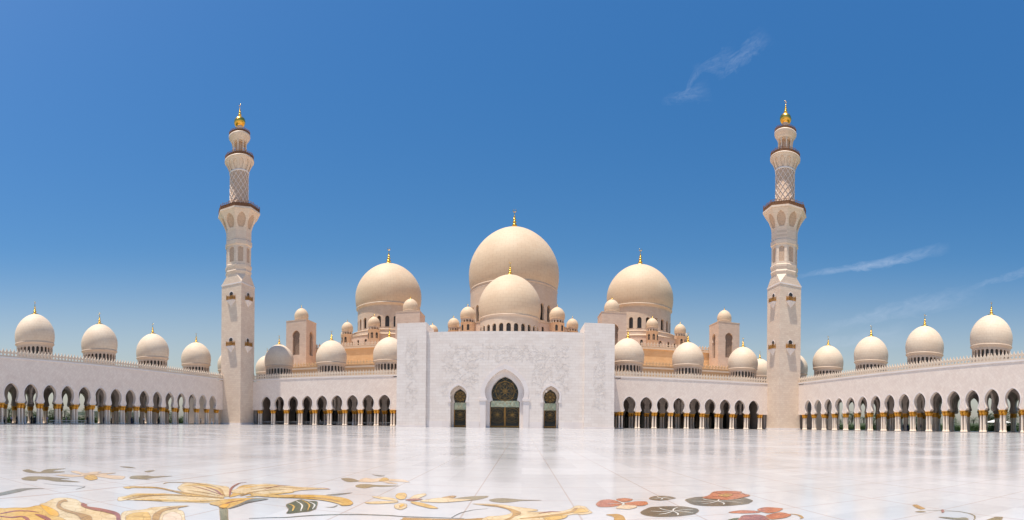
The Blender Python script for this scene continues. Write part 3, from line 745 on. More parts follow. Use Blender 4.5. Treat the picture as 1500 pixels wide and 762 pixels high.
def build_minaret():
    root = thing('minaret', None, 'minaret', (0, 0, 0), 'twin minarets at the front corners of the courtyard')
    H = 3.85
    b = MB(); b.box(-H, H, -H, H, 0, 45.0)
    # chamfer from square to octagon
    ro = 4.05
    sq = [(-H, -H), (H, -H), (H, H), (-H, H)]
    ocv = [(ro / cos(pi / 8) * cos(pi / 8 + k * pi / 4), ro / cos(pi / 8) * sin(pi / 8 + k * pi / 4)) for k in range(8)]
    z0, z1 = 45.0, 48.0
    ocv = [(x * 0.93, y * 0.93) for x, y in ocv]
    corners = {0: (H, H), 1: (-H, H), 2: (-H, -H), 3: (H, -H)}
    # oct vertices k=0 (22.5), 1 (67.5) belong to corner (+,+) etc.
    cs = [(H, H), (-H, H), (-H, -H), (H, -H)]
    for q in range(4):
        c = cs[q]; a, d2 = ocv[2 * q], ocv[2 * q + 1]
        b.face([(c[0], c[1], z0), (a[0], a[1], z1), (d2[0], d2[1], z1)])
        n_ = cs[(q + 1) % 4]; e = ocv[(2 * q + 2) % 8]
        b.face([(c[0], c[1], z0), (d2[0], d2[1], z1), (e[0], e[1], z1), (n_[0], n_[1], z0)])
    sh = b.build('square_shaft', 'minaret', root)
    c = MB(); c.box(-H - 0.14, H + 0.14, -H - 0.14, H + 0.14, 0.0, 0.6); c.build('plinth', 'trim', sh); c = MB()
    c.box(-H - 0.12, H + 0.12, -H - 0.12, H + 0.12, 44.55, 44.95); c.build('moulding', 'trim', sh)
    # octagonal stage with panels
    b = MB()
    octring(b, [(3.75, 47.9), (3.95, 48.6), (4.05, 48.9), (3.85, 49.4), (4.05, 50.2), (4.1, 50.9), (3.8, 51.2)])
    
    mpo = oct_map(lambda z: 3.8)
    arch_bays(b, mpo, 8, pi / 4, [(51.9, 0.21), (56.3, 0.21), (56.7, 0.0)], 51.2, 57.1, 0.22, 0, False)
    octring(b, [(3.8, 57.0), (4.1, 57.4), (4.1, 58.6), (3.85, 59.0), (3.85, 62.8)])
    oc = b.build('octagonal_shaft', 'minaret', root)
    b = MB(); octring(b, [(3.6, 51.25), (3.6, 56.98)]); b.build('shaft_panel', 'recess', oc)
    # flaring gallery with niches
    rf = lambda z: 3.85 + 2.35 * max(0, min(1, (z - 61.8) / 5.6)) ** 1.6
    b = MB(); zs = [61.8 + 5.6 * i / 8 for i in range(9)]
    prof = [(62.6, 0.16), (63.6, 0.26), (64.6, 0.29), (65.5, 0.25), (66.3, 0.14), (66.8, 0.0)]
    arch_bays(b, oct_map(rf), 8, pi / 4, prof, 61.8, 67.4, 0.3, 0, False)
    nb = MB(); octring(nb, [(rf(z) - 0.32, z) for z in zs])
    octring(b, [(6.15, 67.4), (6.45, 67.55), (6.45, 68.1), (6.0, 68.12)])
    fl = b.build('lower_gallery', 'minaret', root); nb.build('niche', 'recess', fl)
    r = MB(); railing(r, 6.3, 68.1, 1.7, 56); r.build('railing', 'bronze', fl)
    # round shaft with lattice ribs
    b = MB(); b.lathe([(3.35, 67.9), (3.35, 68.9), (3.0, 69.3), (3.0, 81.6)], 40)
    rs = b.build('round_shaft', 'recess', root)
    b = MB(); nh = 12
    for k in range(nh):
        for s in (-1, 1):
            pts = []
            for i in range(25):
                f = i / 24; a = 2 * pi * k / nh + s * f * 2 * pi * 0.42; pts.append((3.04 * cos(a), 3.04 * sin(a), 69.6 + 11.8 * f))
            b.tube(pts, 0.075, 4, False)
    b.lathe([(3.05, 81.0), (3.2, 81.1), (3.2, 81.5), (3.05, 81.6)], 40, cap=False)
    b.build('lattice_ribs', 'trim', rs)
    rf2 = lambda z: 3.05 + 1.65 * max(0, min(1, (z - 81.2) / 3.9)) ** 1.3
    b = MB(); dd = 2 * pi / 12
    arch_bays(b, lambda u, t, z: ((rf2(z) - t) * cos(u), (rf2(z) - t) * sin(u), z), 12, dd, [(81.6, 0.08), (82.4, 0.17), (83.2, 0.19), (84.0, 0.12), (84.4, 0)], 81.3, 84.9, 0.25, 0, False, )
    b.lathe([(rf2(z) - 0.33, z) for z in (81.3, 82, 83, 84, 84.9)], 36)
    b.lathe([(4.5, 84.8), (4.78, 84.95), (4.78, 85.35), (4.4, 85.37)], 36)
    fl = b.build('middle_gallery', 'minaret', root)
    r = MB(); railing(r, 4.65, 85.3, 1.35, 40, 24); r.build('railing', 'bronze', fl)
    # open lantern
    b = MB(); b.lathe([(1.35, 85.3), (1.35, 91.6)], 20)
    cr = b.build('lantern_core', 'recess', root)
    for k in range(8):
        a = pi / 8 + k * pi / 4; c = MB()
        c.lathe([(0.34, 0), (0.34, 0.3), (0.23, 0.45), (0.21, 4.9), (0.34, 5.5), (0.38, 5.9)], 10)
        c.build('column', 'minaret', cr, (2.15 * cos(a), 2.15 * sin(a), 85.36))
    b = MB()
    b.lathe([(1.3, 91.1), (2.5, 91.15), (2.6, 91.5), (2.9, 92.0), (3.3, 92.55), (3.5, 92.95), (3.5, 93.3), (3.1, 93.32)], 36)
    fl = b.build('upper_gallery', 'minaret', root)
    r = MB(); railing(r, 3.4, 93.25, 1.15, 30, 24); r.build('railing', 'bronze', fl)
    b = MB(); b.lathe([(1.15, 93.3), (1.15, 94.6), (0.95, 94.9), (1.0, 95.6), (0.85, 96.0), (1.05, 96.5), (0.9, 96.7)], 24); b.build('neck', 'minaret', root)
    b = MB(); b.lathe([(0.85, 96.6), (1.35, 96.9), (1.75, 97.5), (1.85, 98.1), (1.7, 98.8), (1.2, 99.35), (0.6, 99.6), (0.3, 99.9)], 28)
    bl = b.build('gold_ball', 'gold', root)
    me = finial_mesh(4.6, True, 0.05); put('finial', me, 'gold', bl, (0, 0, 99.6))
    # balconies on the four faces of the square shaft
    for zb in (25.0, 39.6):
        for q in range(4):
            a = q * pi / 2
            R = lambda x, y, z, a=a: (x * cos(a) - y * sin(a), x * sin(a) + y * cos(a), z)
            mp = lambda u, t, z, R=R: R(u, -H + t, z)
            w = MB(); pr = keyhole(zb + 0.1, 2.6, 0.72)
            w.prism([(wd, z) for z, wd in pr[:-1]] + [(0, pr[-1][0])] + [(-wd, z) for z, wd in pr[:-1][::-1]], mp, -0.03, 0.02)
            wo = w.build('balcony_door', 'window', root)
            t = MB(); arch_trim(t, mp, 0, pr, 0.2, 0.08); t.build('door_trim', 'trim', wo)
            bal = MB(); fp = [(-1.55, 0.0), (-1.2, -0.95), (1.2, -0.95), (1.55, 0.0)]
            top = [R(x, -H + y, zb) for x, y in fp]; bot = [R(x, -H + y, zb - 0.25) for x, y in fp]; tip = R(0, -H + 0.0, zb - 2.1)
            bal.face(top); 
            for i in range(4): bal.face([top[i], top[(i + 1) % 4], bot[(i + 1) % 4], bot[i]]); bal.face([bot[i], bot[(i + 1) % 4], tip])
            bo = bal.build('balcony', 'trim', root)
            rl = MB()
            for (xa, ya), (xb, yb_) in zip(fp, fp[1:]):
                m_ = 5 if abs(xa - xb) > 1 else 3
                for i in range(m_ + 1):
                    f = i / m_; x, y = xa + (xb - xa) * f, ya + (yb_ - ya) * f
                    rl.tube([R(x, -H + y, zb), R(x, -H + y, zb + (1.5 if i in (0, m_) else 1.2))], 0.085, 4, False)
                    if i < m_:
                        x2, y2 = xa + (xb - xa) * (i + 1) / m_, ya + (yb_ - ya) * (i + 1) / m_
                        rl.tube([R(x, -H + y, zb + 0.1), R(x2, -H + y2, zb + 1.1)], 0.06, 4, False); rl.tube([R(x, -H + y, zb + 1.1), R(x2, -H + y2, zb + 0.1)], 0.06, 4, False)
                for h in (0.12, 1.15): rl.tube([R(xa, -H + ya, zb + h), R(xb, -H + yb_, zb + h)], 0.08, 4, False)
            rl.build('railing', 'goldrail', bo)
    return root
mn = build_minaret()
mn.location = (-82.55, 123.85, 0)
mn['label'] = 'tall white minaret left of the domes, where the left side arcade ends'
m2 = copy_tree(mn); m2.location = (82.35, 123.85, 0)
m2['label'] = 'tall white minaret right of the domes, where the right side arcade ends'

# ------------------------------------------------------------------ prayer hall
root = thing('prayer_hall', 'sand coloured prayer hall wall with two pointed parapets rising behind the front arcades', 'hall', (0, 150, 0))
X = lambda b, *a: b.box(a[0], a[1], a[2] - 150, a[3] - 150, a[4], a[5])
b = MB(); X(b, -84, 84, 150.3, 171.9, 0.2, 20.9); lw = b.build('lower_wall', 'hall', root)
b = MB(); b.box(-84.1, 84.1, 0.1, 0.6, 20.0, 20.6); b.build('cornice', 'merlon', lw)
b = MB(); merlons(b, lambda u, t, z: (u, t + 0.15, z), -84, 84, 21.2, 1.15, 0.3, 1.15); b.build('parapet', 'hall', lw)
b = MB(); X(b, -84, 84, 172, 245, 0.2, 31.2); uw = b.build('upper_wall', 'hall', root)
b = MB(); b.box(-84.1, 84.1, 21.6, 22.3, 30.3, 31.0); b.build('cornice', 'merlon', uw)
b = MB(); merlons(b, lambda u, t, z: (u, t + 21.85, z), -84, 84, 31.5, 1.25, 0.35, 1.25); b.build('parapet', 'merlon', uw)
# four towers
TOWER_LAB = {-81.6: 'square tower with a small dome beside the left minaret, the leftmost of four', -36.7: 'square tower with a small dome just behind the left end of the entrance block',
             36.7: 'square tower with a small dome just behind the right end of the entrance block', 81.6: 'square tower with a small dome beside the right minaret, the rightmost of four'}
def build_tower():
    root = thing('roof_tower', None, 'tower', (0, 0, 0), 'square towers with small domes on the prayer hall')
    b = MB(); w = 4.5
    pr = [(27.5, 1.5), (33.6, 1.5), (33.9, 1.32), (34.5, 1.55), (35.4, 1.66), (36.2, 1.4), (36.8, 0.8), (37.2, 0)]
    for q in range(4):
        a = q * pi / 2
        mp = lambda u, t, z, a=a: (u * cos(a) - (-w + t) * sin(a), u * sin(a) + (-w + t) * cos(a), z)
        th = 0.7
        arch_bays(b, mp, 1, 2 * w if q % 2 == 0 else 2 * w - 2 * th - 0.004, pr, 14.0, 41.0, th, -w if q % 2 == 0 else -w + th + 0.002)
    b.box(-w + .71, w - .71, -w + .71, w - .71, 40.4, 41.0)
    wl = b.build('wall', 'tower', root)
    b = MB(); b.box(-w + 0.72, w - 0.72, -w + 0.72, w - 0.72, 15.2, 40); b.build('window_screen', 'inner_screen', wl)
    b = MB(); b.box(-w - 0.08, w + 0.08, -w - 0.08, w + 0.08, 41.0, 41.3); b.build('coping', 'drum', wl)
    place_dome('tower', root, (0, 0, 42.5))
    return root
M['inner_screen'] = plain('brown_stone_screen', (0.27, 0.19, 0.14), 0.8, var=0.25, scale=2.0)
tw = build_tower(); first = True
for x, lab in TOWER_LAB.items():
    t = tw if first else copy_tree(tw); first = False
    t.location = (x, 166.8, 0); t['label'] = lab
# domed blocks
def domed_block(cx, cy, kind, zdome, ring_r, ring_z0, ring_z1, nwin, drum_r, zroof, turrets, lab, group):
    root = thing('domed_block', lab, 'dome', (cx, cy, 0), group)
    d = 2 * pi / nwin
    b = MB(); mp = lambda u, t, z: ((ring_r - t) * sin(u), -(ring_r - t) * cos(u), z)
    h = min(2.7, (ring_z1 - ring_z0) * 0.5)
    pr = [(z, w / ring_r) for z, w in keyhole(ring_z1 - h - 1.5, h, 0.62)]
    arch_bays(b, mp, nwin, d, pr, ring_z0, ring_z1, 0.5, -d / 2, False)
    bs = b.build('ring_wall', 'tower', root)
    b = MB(); b.lathe([(ring_r - 0.55, ring_z0), (ring_r - 0.55, ring_z1 - 0.1)], 64, cap=False); b.build('window', 'window', bs)
    b = MB(); b.lathe([(ring_r + 0.15, ring_z1), (ring_r + 0.2, ring_z1 + 0.35), (ring_r - 0.2, ring_z1 + 0.4), (drum_r + 3.0, ring_z1 + 1.3), (drum_r + 2.9, zroof - 0.9), (drum_r + 3.1, zroof - 0.7), (drum_r + 2.9, zroof - 0.5), (drum_r - 0.05, zroof)], 64, smooth=False, cap=False); b.build('roof', 'drum', root)
    place_dome(kind, root, (cx, cy, zdome), 'great_dome')
    for phi, tk, rr, zz in turrets:
        x, y = cx + rr * sin(radians(phi)), cy - rr * cos(radians(phi))
        t = MB(); R = DOME_CACHE[tk][3]
        tr = 3.1 if tk == 'turret_large' else 2.55
        t.lathe([(tr, ring_z0), (tr, zz - (2.15 if tk == 'turret_large' else 1.85)), (tr + 0.15, zz - (2.1 if tk == 'turret_large' else 1.8))], 24)
        tb = t.build('turret', 'tower', root, (x - cx, y - cy, 0))
        for s in (-1, 0, 1):
            w = MB(); a = radians(phi) + s * 0.85
            pr2 = keyhole(zz - 5.6, 2.5, 0.55)
            mpt = lambda u, tt, z, a=a: ((tr + 0.04 - tt) * sin(a + u / tr), -(tr + 0.04 - tt) * cos(a + u / tr), z)
            w.prism([(wd, z) for z, wd in pr2[:-1]] + [(0, pr2[-1][0])] + [(-wd, z) for z, wd in pr2[:-1][::-1]], mpt, 0, 0.05)
            w.build('window', 'window', tb)
        dm, mat, rm, dr, gl, fi, H = DOME_CACHE[tk]
        put('dome', dm, mat, tb, (0, 0, zz)); q = tb
        put('rim', rm, 'drum', tb, (0, 0, zz)); put('drum', dr, 'drum', tb, (0, 0, zz)); put('finial', fi, 'gold', tb, (0, 0, zz + H - 0.02))
M['roofwhite'] = plain('white_roof', (0.78, 0.72, 0.66), 0.6, var=0.08, scale=0.5)
for sx in (-1, 1):
    tur = [(p, 'turret_small', 21.6 if p % 90 == 0 else 21.2, 42.9) for p in (0, 45, 90, 135, 225, 270, 315)]
    domed_block(sx * 59.1, 213, 'side', 55.2, 20.5, 31.0, 39.4, 30, 14.55, 43.0, tur,
                'large cream dome on its window drum, left of the tallest dome' if sx < 0 else 'large cream dome on its window drum, right of the tallest dome', 'large side domes of the prayer hall')
tur = [(p, k, 29.3, z) for p, k, z in ((40, 'turret_large', 45.6), (-40, 'turret_large', 45.6), (64, 'turret_small', 44.0), (-64, 'turret_small', 44.0), (140, 'turret_large', 45.6), (-140, 'turret_large', 45.6))]
domed_block(0, 218, 'main', 62.9, 28.0, 31.0, 43.2, 40, 20.25, 45.0, tur, 'tallest and largest cream dome in the middle of the mosque', None)
root = thing('entrance_dome', 'cream dome over the entrance block, in front of the tallest dome', 'dome', (0, 155, 0))
place_dome('front', root, (0, 155, 35.6), 'great_dome')
b = MB(); b.box(-13, 13, -12.5, 16.5, 20.95, 27.2); b.box(-13, 13, -12.5, -4.9, 0.2, 20.9); b.build('base', 'tower', root)
for sx in (-1, 1):
    root = thing('roof_pavilion', 'small domed roof kiosk behind the %s square tower' % ('leftmost' if sx < 0 else 'rightmost'), 'kiosk', (sx * 97.5, 195, 0))
    b = MB(); b.box(-9, 9, -9, 30, 0.2, 24.0); b.lathe([(3.3, 24), (3.3, 30.0)], 24); b.build('wall', 'tower', root)
    place_dome('turret_large', root, (sx * 97.5, 195, 32.0))

# ------------------------------------------------------------------ planting and things beyond the arcades
def palm(seed, h):
    rnd = random.Random(seed)
    root = thing('palm_tree', None, 'palm tree', (0, 0, 0))
    t = MB(); pts = []; lean = rnd.uniform(-0.3, 0.3)
    for i in range(9): f = i / 8; pts.append((lean * f * f, 0.1 * sin(f * 3), h * f))
    t.tube(pts, [0.32 - 0.12 * i / 8 + 0.03 * (i % 2) for i in range(9)], 8)
    t.build('trunk', 'bark', root)
    c = MB()
    for k in range(34):
        a = rnd.uniform(0, 2 * pi); el = rnd.uniform(-0.5, 1.25); L = rnd.uniform(2.3, 3.2)
        px, pz = 0, 0; sp = []
        e = el
        for i in range(7):
            sp.append((px, pz, e)); px += L / 6 * cos(e); pz += L / 6 * sin(e); e -= 0.28
        dx, dy = cos(a), sin(a)
        for i in range(6):
            for s in (-1, 1):
                for f in (0.2, 0.7):
                    r0 = sp[i][0] + (sp[i + 1][0] - sp[i][0]) * f; z0 = sp[i][1] + (sp[i + 1][1] - sp[i][1]) * f
                    ln = 0.62 * (1 - abs(i - 2.5) / 5); wd = 0.09
                    b0 = (lean + dx * r0, dy * r0, h + z0); b1 = (lean + dx * (r0 + wd), dy * (r0 + wd), h + z0)
                    tp = (lean + dx * (r0 + 0.45 * ln) - dy * s * ln, dy * (r0 + 0.45 * ln) + dx * s * ln, h + z0 - 0.28 * ln)
                    c.face([b0, b1, tp])
        c.tube([(lean + dx * q[0], dy * q[0], h + q[1]) for q in sp], 0.025, 3, False)
    c.build('crown', 'palm', root)
    return root
def leafy(seed, h, r, trunk=True):
    rnd = random.Random(seed)
    root = thing('broadleaf_tree' if trunk else 'shrub', None, 'tree' if trunk else 'shrub', (0, 0, 0))
    t = MB()
    base = h * 0.32 if trunk else 0.15
    t.tube([(0, 0, 0), (0.05, 0, base), (0.1, 0.05, h * 0.7)], [0.2, 0.14, 0.06] if trunk else [0.06, 0.05, 0.03], 7)
    for k in range(5):
        a = k * 1.3; t.tube([(0.05, 0, base), (r * 0.3 * cos(a), r * 0.3 * sin(a), base + h * 0.2), (r * 0.6 * cos(a), r * 0.6 * sin(a), h * 0.7)], [0.08, 0.05, 0.02], 5)
    t.build('trunk', 'bark', root)
    c = MB(); cl = [(rnd.uniform(-r, r) * 0.65, rnd.uniform(-r, r) * 0.65, rnd.uniform(base + 0.2 * h, h * 0.9), rnd.uniform(0.3, 0.55) * r) for _ in range(12)]
    for _ in range(900):
        x, y, z, q = rnd.choice(cl); a, b_ = rnd.uniform(0, 2 * pi), rnd.uniform(-1, 1); rr = q * rnd.uniform(0.6, 1.05); s = sqrt(1 - b_ * b_)
        p = Vector((x + rr * s * cos(a), y + rr * s * sin(a), max(0.1, z + rr * b_))); u = Vector((rnd.gauss(0, 1), rnd.gauss(0, 1), rnd.gauss(0, 1))).normalized(); v = u.orthogonal().normalized()
        k = rnd.uniform(0.10, 0.2)
        c.face([p - u * k, p - v * k * 0.5, p + u * k, p + v * k * 0.5])
    c.build('crown', 'leaf', root)
    return root
def at_x(px, Xw):
    """point on the ground in direction px of the photograph, at world X"""
    th = (px - PX0) / FOC; return (Xw, (Xw - CAM[0]) / math.tan(th), -0.02)
palms = [palm(1, 4.2), palm(2, 4.9), palm(3, 3.6)]; trees = [leafy(5, 5.5, 2.6), leafy(6, 4.2, 2.3)]
used = set()
def place(proto, loc, label, group, rz=0.0, sc=1.0):
    o = proto if id(proto) not in used else copy_tree(proto)
    used.add(id(proto)); o.location = loc; o.rotation_euler.z = rz; o.scale = (sc, sc, sc)
    o['label'] = label; o['group'] = group
LX = [16.6, 45.4, 72.8, 99.2, 124, 147.8, 169.8, 191.4, 211.5, 230.2, 248.3, 265.9, 281.7, 297, 311.1]
RX = [1483, 1452.8, 1423.9, 1397, 1371, 1347.3, 1324.2, 1302.6, 1282.7, 1264, 1245.3, 1228.9, 1212.9, 1198, 1184]
ORD = 'first second third fourth fifth sixth seventh eighth ninth tenth eleventh twelfth thirteenth fourteenth fifteenth'.split()
pr_ = random.Random(3)
def veg(side, k, proto, Xw, kind, sc, off=0.0):
    px = (LX if side < 0 else RX)[k] + off
    nm = 'left' if side < 0 else 'right'
    place(proto, at_x(px, side * Xw), '%s seen through the %s arch from the %s edge of the photo' % (kind, ORD[k], nm), '%ss beyond the %s side arcade' % ('palm' if 'palm' in kind else 'leafy tree', nm), pr_.uniform(0, 6), sc)
for k, Xw, sc in ((1, 128, 1.0), (4, 124, .95), (5, 121, 1.1), (6, 122, 1.1), (7, 122, 1.0), (8, 120, 1.1), (9, 124, 1.05), (10, 123, 1.1), (2, 138, 1.0)):
    veg(1, k, palms[k % 3], Xw, 'date palm', sc, 2 if k != 1 else -3)
for k, Xw, sc in ((0, 122, .8), (1, 120, .85), (3, 124, .8), (7, 122, .95)):
    veg(-1, k, palms[(k + 1) % 3], Xw, 'date palm', sc, -4)
for k in (0, 1, 2, 3, 4, 8, 9, 10, 11, 12): veg(-1, k, trees[k % 2], 126 + 6 * pr_.random(), 'low leafy tree', 0.7 + 0.25 * pr_.random(), 4)
for k in (0, 1, 3, 5, 7, 8, 10, 11, 12, 13): veg(1, k, trees[k % 2], 128 + 10 * pr_.random(), 'low leafy tree', 1.05 + 0.3 * pr_.random(), -3)
for sx, side in ((-1, 'left'), (1, 'right')):
    rh = random.Random(40 + sx); c = MB()
    for _ in range(26000):
        y = rh.uniform(25, 215); x = rh.gauss(0, 0.9); z = 2.5 * sqrt(rh.random()) * (0.85 + 0.15 * sin(y * 0.9) + 0.12 * sin(y * 2.3))
        p = Vector((sx * (119.5 + x), y, z)); u = Vector((rh.gauss(0, 1), rh.gauss(0, 1), rh.gauss(0, 1))).normalized(); v = u.orthogonal().normalized(); k = rh.uniform(0.12, 0.26)
        c.face([p - u * k, p - v * k * 0.6, p + u * k, p + v * k * 0.6])
    c.box(*sorted((sx * 118.9, sx * 120.1)), 25, 215, -0.02, 1.7)
    tag(c.build('hedge', 'leaf'), 'long clipped green hedge behind the %s side arcade' % side, 'hedge')
# white parasol on the right
px_, py_, _ = at_x(1462, 117)
root = thing('parasol', 'wide white parasol standing beyond the right side arcade', 'parasol', (px_, py_, -0.02))
b = MB(); b.tube([(0, 0, 0), (0, 0, 3.3)], 0.06, 8); b.lathe([(0.5, 0), (0.5, 0.12), (0.2, 0.16)], 16); b.build('pole', 'canvas', root)
b = MB(); b.lathe([(4.0, 2.45), (4.05, 2.6), (2.0, 3.15), (0.05, 3.75)], 8, smooth=False, cap=False); b.build('canopy', 'canvas', root)
# beige outbuilding on the left
bx, by, _ = at_x(168, -140)
root = thing('outbuilding', 'low beige building with narrow slit windows beyond the left side arcade', 'building', (bx, by, -0.05))
b = MB(); sl = [(0, 0)]
arch_bays(b, lambda u, t, z: (-t, u - 13, z), 10, 2.6, [(0.6, 0.35), (2.6, 0.35), (2.61, 0.0)], 0, 4.4, 0.4, 0); b.box(-9, -0.401, -13, 13, 0, 4.4)
wl = b.build('wall', 'beige', root)
b = MB(); b.box(-9.2, 0.25, -13.2, 13.2, 4.41, 4.75); b.build('roof', 'trim', root)

# ------------------------------------------------------------------ people
def skin_obj(name, pts, edges, rad, mat, parent):
    me = bpy.data.meshes.new(name); me.from_pydata(pts, edges, []); me.materials.append(M[mat])
    o = bpy.data.objects.new(name, me); C.objects.link(o); o.parent = parent
    sk = o.modifiers.new('skin', 'SKIN'); sk.use_smooth_shade = True
    for i, r in enumerate(rad): me.skin_vertices[0].data[i].radius = (r, r) if not isinstance(r, tuple) else r
    me.skin_vertices[0].data[0].use_root = True
    ss = o.modifiers.new('sub', 'SUBSURF'); ss.levels = 1; ss.render_levels = 1
    return o
def person_pose(stride, arm):
    hip = 0.95
    P = {'pel': (0, 0, hip), 'wai': (0, 0, 1.12), 'che': (0, 0.0, 1.33), 'nek': (0, 0.0, 1.48), 'hed': (0, -0.02, 1.60), 'top': (0, -0.01, 1.71)}
    for s, n in ((-1, 'l'), (1, 'r')):
        f = stride * s
        P[n + 'hip'] = (s * 0.09, 0, hip - 0.06); P[n + 'kne'] = (s * 0.10, -0.5 * f - 0.02, 0.50); P[n + 'ank'] = (s * 0.10, -f * 0.9 + 0.02, 0.08); P[n + 'toe'] = (s * 0.12, -f * 0.9 - 0.14, 0.035)
        P[n + 'sho'] = (s * 0.18, 0.0, 1.42); P[n + 'elb'] = (s * 0.24, 0.35 * f + 0.02, 1.16); P[n + 'wri'] = (s * (0.24 - arm * 0.1), 0.6 * f - 0.06 - arm * 0.2, 0.92 + arm * 0.2); P[n + 'han'] = (s * (0.235 - arm * 0.12), 0.62 * f - 0.09 - arm * 0.25, 0.83 + arm * 0.22)
    return P
def person(kind, top_c, low_c, label, loc, rz, stride=0.12, arm=0.0, group='people walking in the left side arcade'):
    root = thing('person', label, 'person', loc, group, rz)
    P = person_pose(stride, arm); names = list(P); idx = {n: i for i, n in enumerate(names)}
    E_ = [('pel', 'wai'), ('wai', 'che'), ('che', 'nek'), ('nek', 'hed'), ('hed', 'top')]
    for n in 'lr': E_ += [('pel', n + 'hip'), (n + 'hip', n + 'kne'), (n + 'kne', n + 'ank'), (n + 'ank', n + 'toe'), ('che', n + 'sho'), (n + 'sho', n + 'elb'), (n + 'elb', n + 'wri'), (n + 'wri', n + 'han')]
    R = {'pel': .12, 'wai': .11, 'che': .13, 'nek': .055, 'hed': .095, 'top': .06, 'hip': .085, 'kne': .055, 'ank': .038, 'toe': .03, 'sho': .06, 'elb': .04, 'wri': .028, 'han': .038}
    rad = [R[n] if n in R else R[n[1:]] for n in names]
    skin_obj('body', [P[n] for n in names], [(idx[a], idx[b]) for a, b in E_], rad, 'skin', root)
    def sub(nm, keep, grow, mat):
        ns = [n for n in names if n in keep or n[1:] in keep]; ix = {n: i for i, n in enumerate(ns)}
        skin_obj(nm, [P[n] for n in ns], [(ix[a], ix[b]) for a, b in E_ if a in ix and b in ix], [(R[n] if n in R else R[n[1:]]) + grow for n in ns], mat, root)
    h = MB(); h.lathe([(0.085, 1.58), (0.11, 1.62), (0.112, 1.68), (0.09, 1.75), (0.04, 1.785), (0.005, 1.79)], 12, (0, 0.012))
    if kind == 'robe':
        b = MB(); rows = []
        for z, rx, ry in ((0.06, .27, .24 + stride), (0.5, .23, .2 + stride * .5), (0.95, .2, .16), (1.2, .19, .14), (1.42, .2, .12), (1.5, .08, .07)):
            rows.append([(rx * cos(2 * pi * k / 16), ry * sin(2 * pi * k / 16) - 0.0, z) for k in range(16)])
        b.grid(rows); b.build('robe', top_c, root)
        sub('sleeves', ('che', 'sho', 'elb', 'wri'), 0.025, top_c)
        s = MB(); s.lathe([(0.16, 1.40), (0.13, 1.52), (0.12, 1.60), (0.13, 1.68), (0.10, 1.76), (0.04, 1.80), (0.005, 1.805)], 12, (0, 0.03)); s.build('headscarf', low_c, root)
    else:
        sub('shirt', ('pel', 'wai', 'che', 'sho', 'elb'), 0.022, top_c)
        sub('trousers', ('pel', 'hip', 'kne', 'ank'), 0.022, low_c)
        h.build('hair', 'hair', root)
ppl = [(4, 'robe', 'black_cloth', 'black_cloth', 'person in a black robe at the far left edge under the arcade'),
       (7, 'shirt', 'grey_cloth', 'black_cloth', 'person in a grey shirt near the far left edge'),
       (17, 'shirt', 'lilac_cloth', 'navy_cloth', 'person in a pale lilac shirt and dark trousers walking behind the first column pair'),
       (25, 'robe', 'black_cloth', 'black_cloth', 'person in a black robe beside the pale lilac shirted walker'),
       (37, 'robe', 'white_cloth', 'white_cloth', 'person in a white robe left of the crowd in black robes'),
       (46, 'robe', 'black_cloth', 'black_cloth', 'person in a black robe and scarf left of the pair standing close'),
       (50, 'robe', 'black_cloth', 'white_cloth', 'person in a black robe with a white scarf'),
       (53, 'robe', 'navy_cloth', 'black_cloth', 'person in a dark blue robe left of the orange shirt'),
       (61.5, 'shirt', 'orange_cloth', 'blue_cloth', 'person in an orange shirt and blue trousers standing by a column pair'),
       (69, 'shirt', 'lilac_cloth', 'grey_cloth', 'person in a lilac shirt and grey trousers right of the orange shirt'),
       (80, 'robe', 'black_cloth', 'black_cloth', 'person in a black robe behind the belt barrier'),
       (97, 'shirt', 'grey_cloth', 'navy_cloth', 'person in a grey shirt and navy trousers behind the belt barrier'),
       (128, 'robe', 'black_cloth', 'black_cloth', 'person in a black robe at the right end of the belt barrier'),
       (152, 'shirt', 'navy_cloth', 'navy_cloth', 'person all in navy in front of the beige outbuilding'),
       (163, 'robe', 'black_cloth', 'white_cloth', 'person in black with a white scarf in front of the beige outbuilding'),
       (175.5, 'shirt', 'tan_cloth', 'black_cloth', 'person in a tan shirt and black trousers before the beige outbuilding'),
       (193, 'robe', 'navy_cloth', 'navy_cloth', 'person in a dark blue robe, the wider of two walking together'),
       (196, 'robe', 'black_cloth', 'black_cloth', 'person in a black robe walking beside the dark blue robe'),
       (211, 'shirt', 'white_cloth', 'black_cloth', 'person in a white shirt left of the red shirt'),
       (216, 'shirt', 'red_cloth', 'tan_cloth', 'person in a red shirt under the arcade'),
       (232, 'robe', 'black_cloth', 'black_cloth', 'person in a black robe seen through the eleventh arch'),
       (294, 'shirt', 'white_cloth', 'grey_cloth', 'person in a white shirt near the far end of the left arcade'),
       (310, 'robe', 'white_cloth', 'white_cloth', 'person in a white robe by the last arch before the left minaret')]
rp = random.Random(11)
for i, (px, k, a, b_, lab) in enumerate(ppl):
    X_ = -HW - (0.3 + rp.random() * 1.6)
    p = at_x(px, X_); person(k, a, b_, lab, (p[0], p[1], 0.14), rp.uniform(0, 6.28), rp.uniform(0.02, 0.22), rp.choice((0, 0, 0.6)))
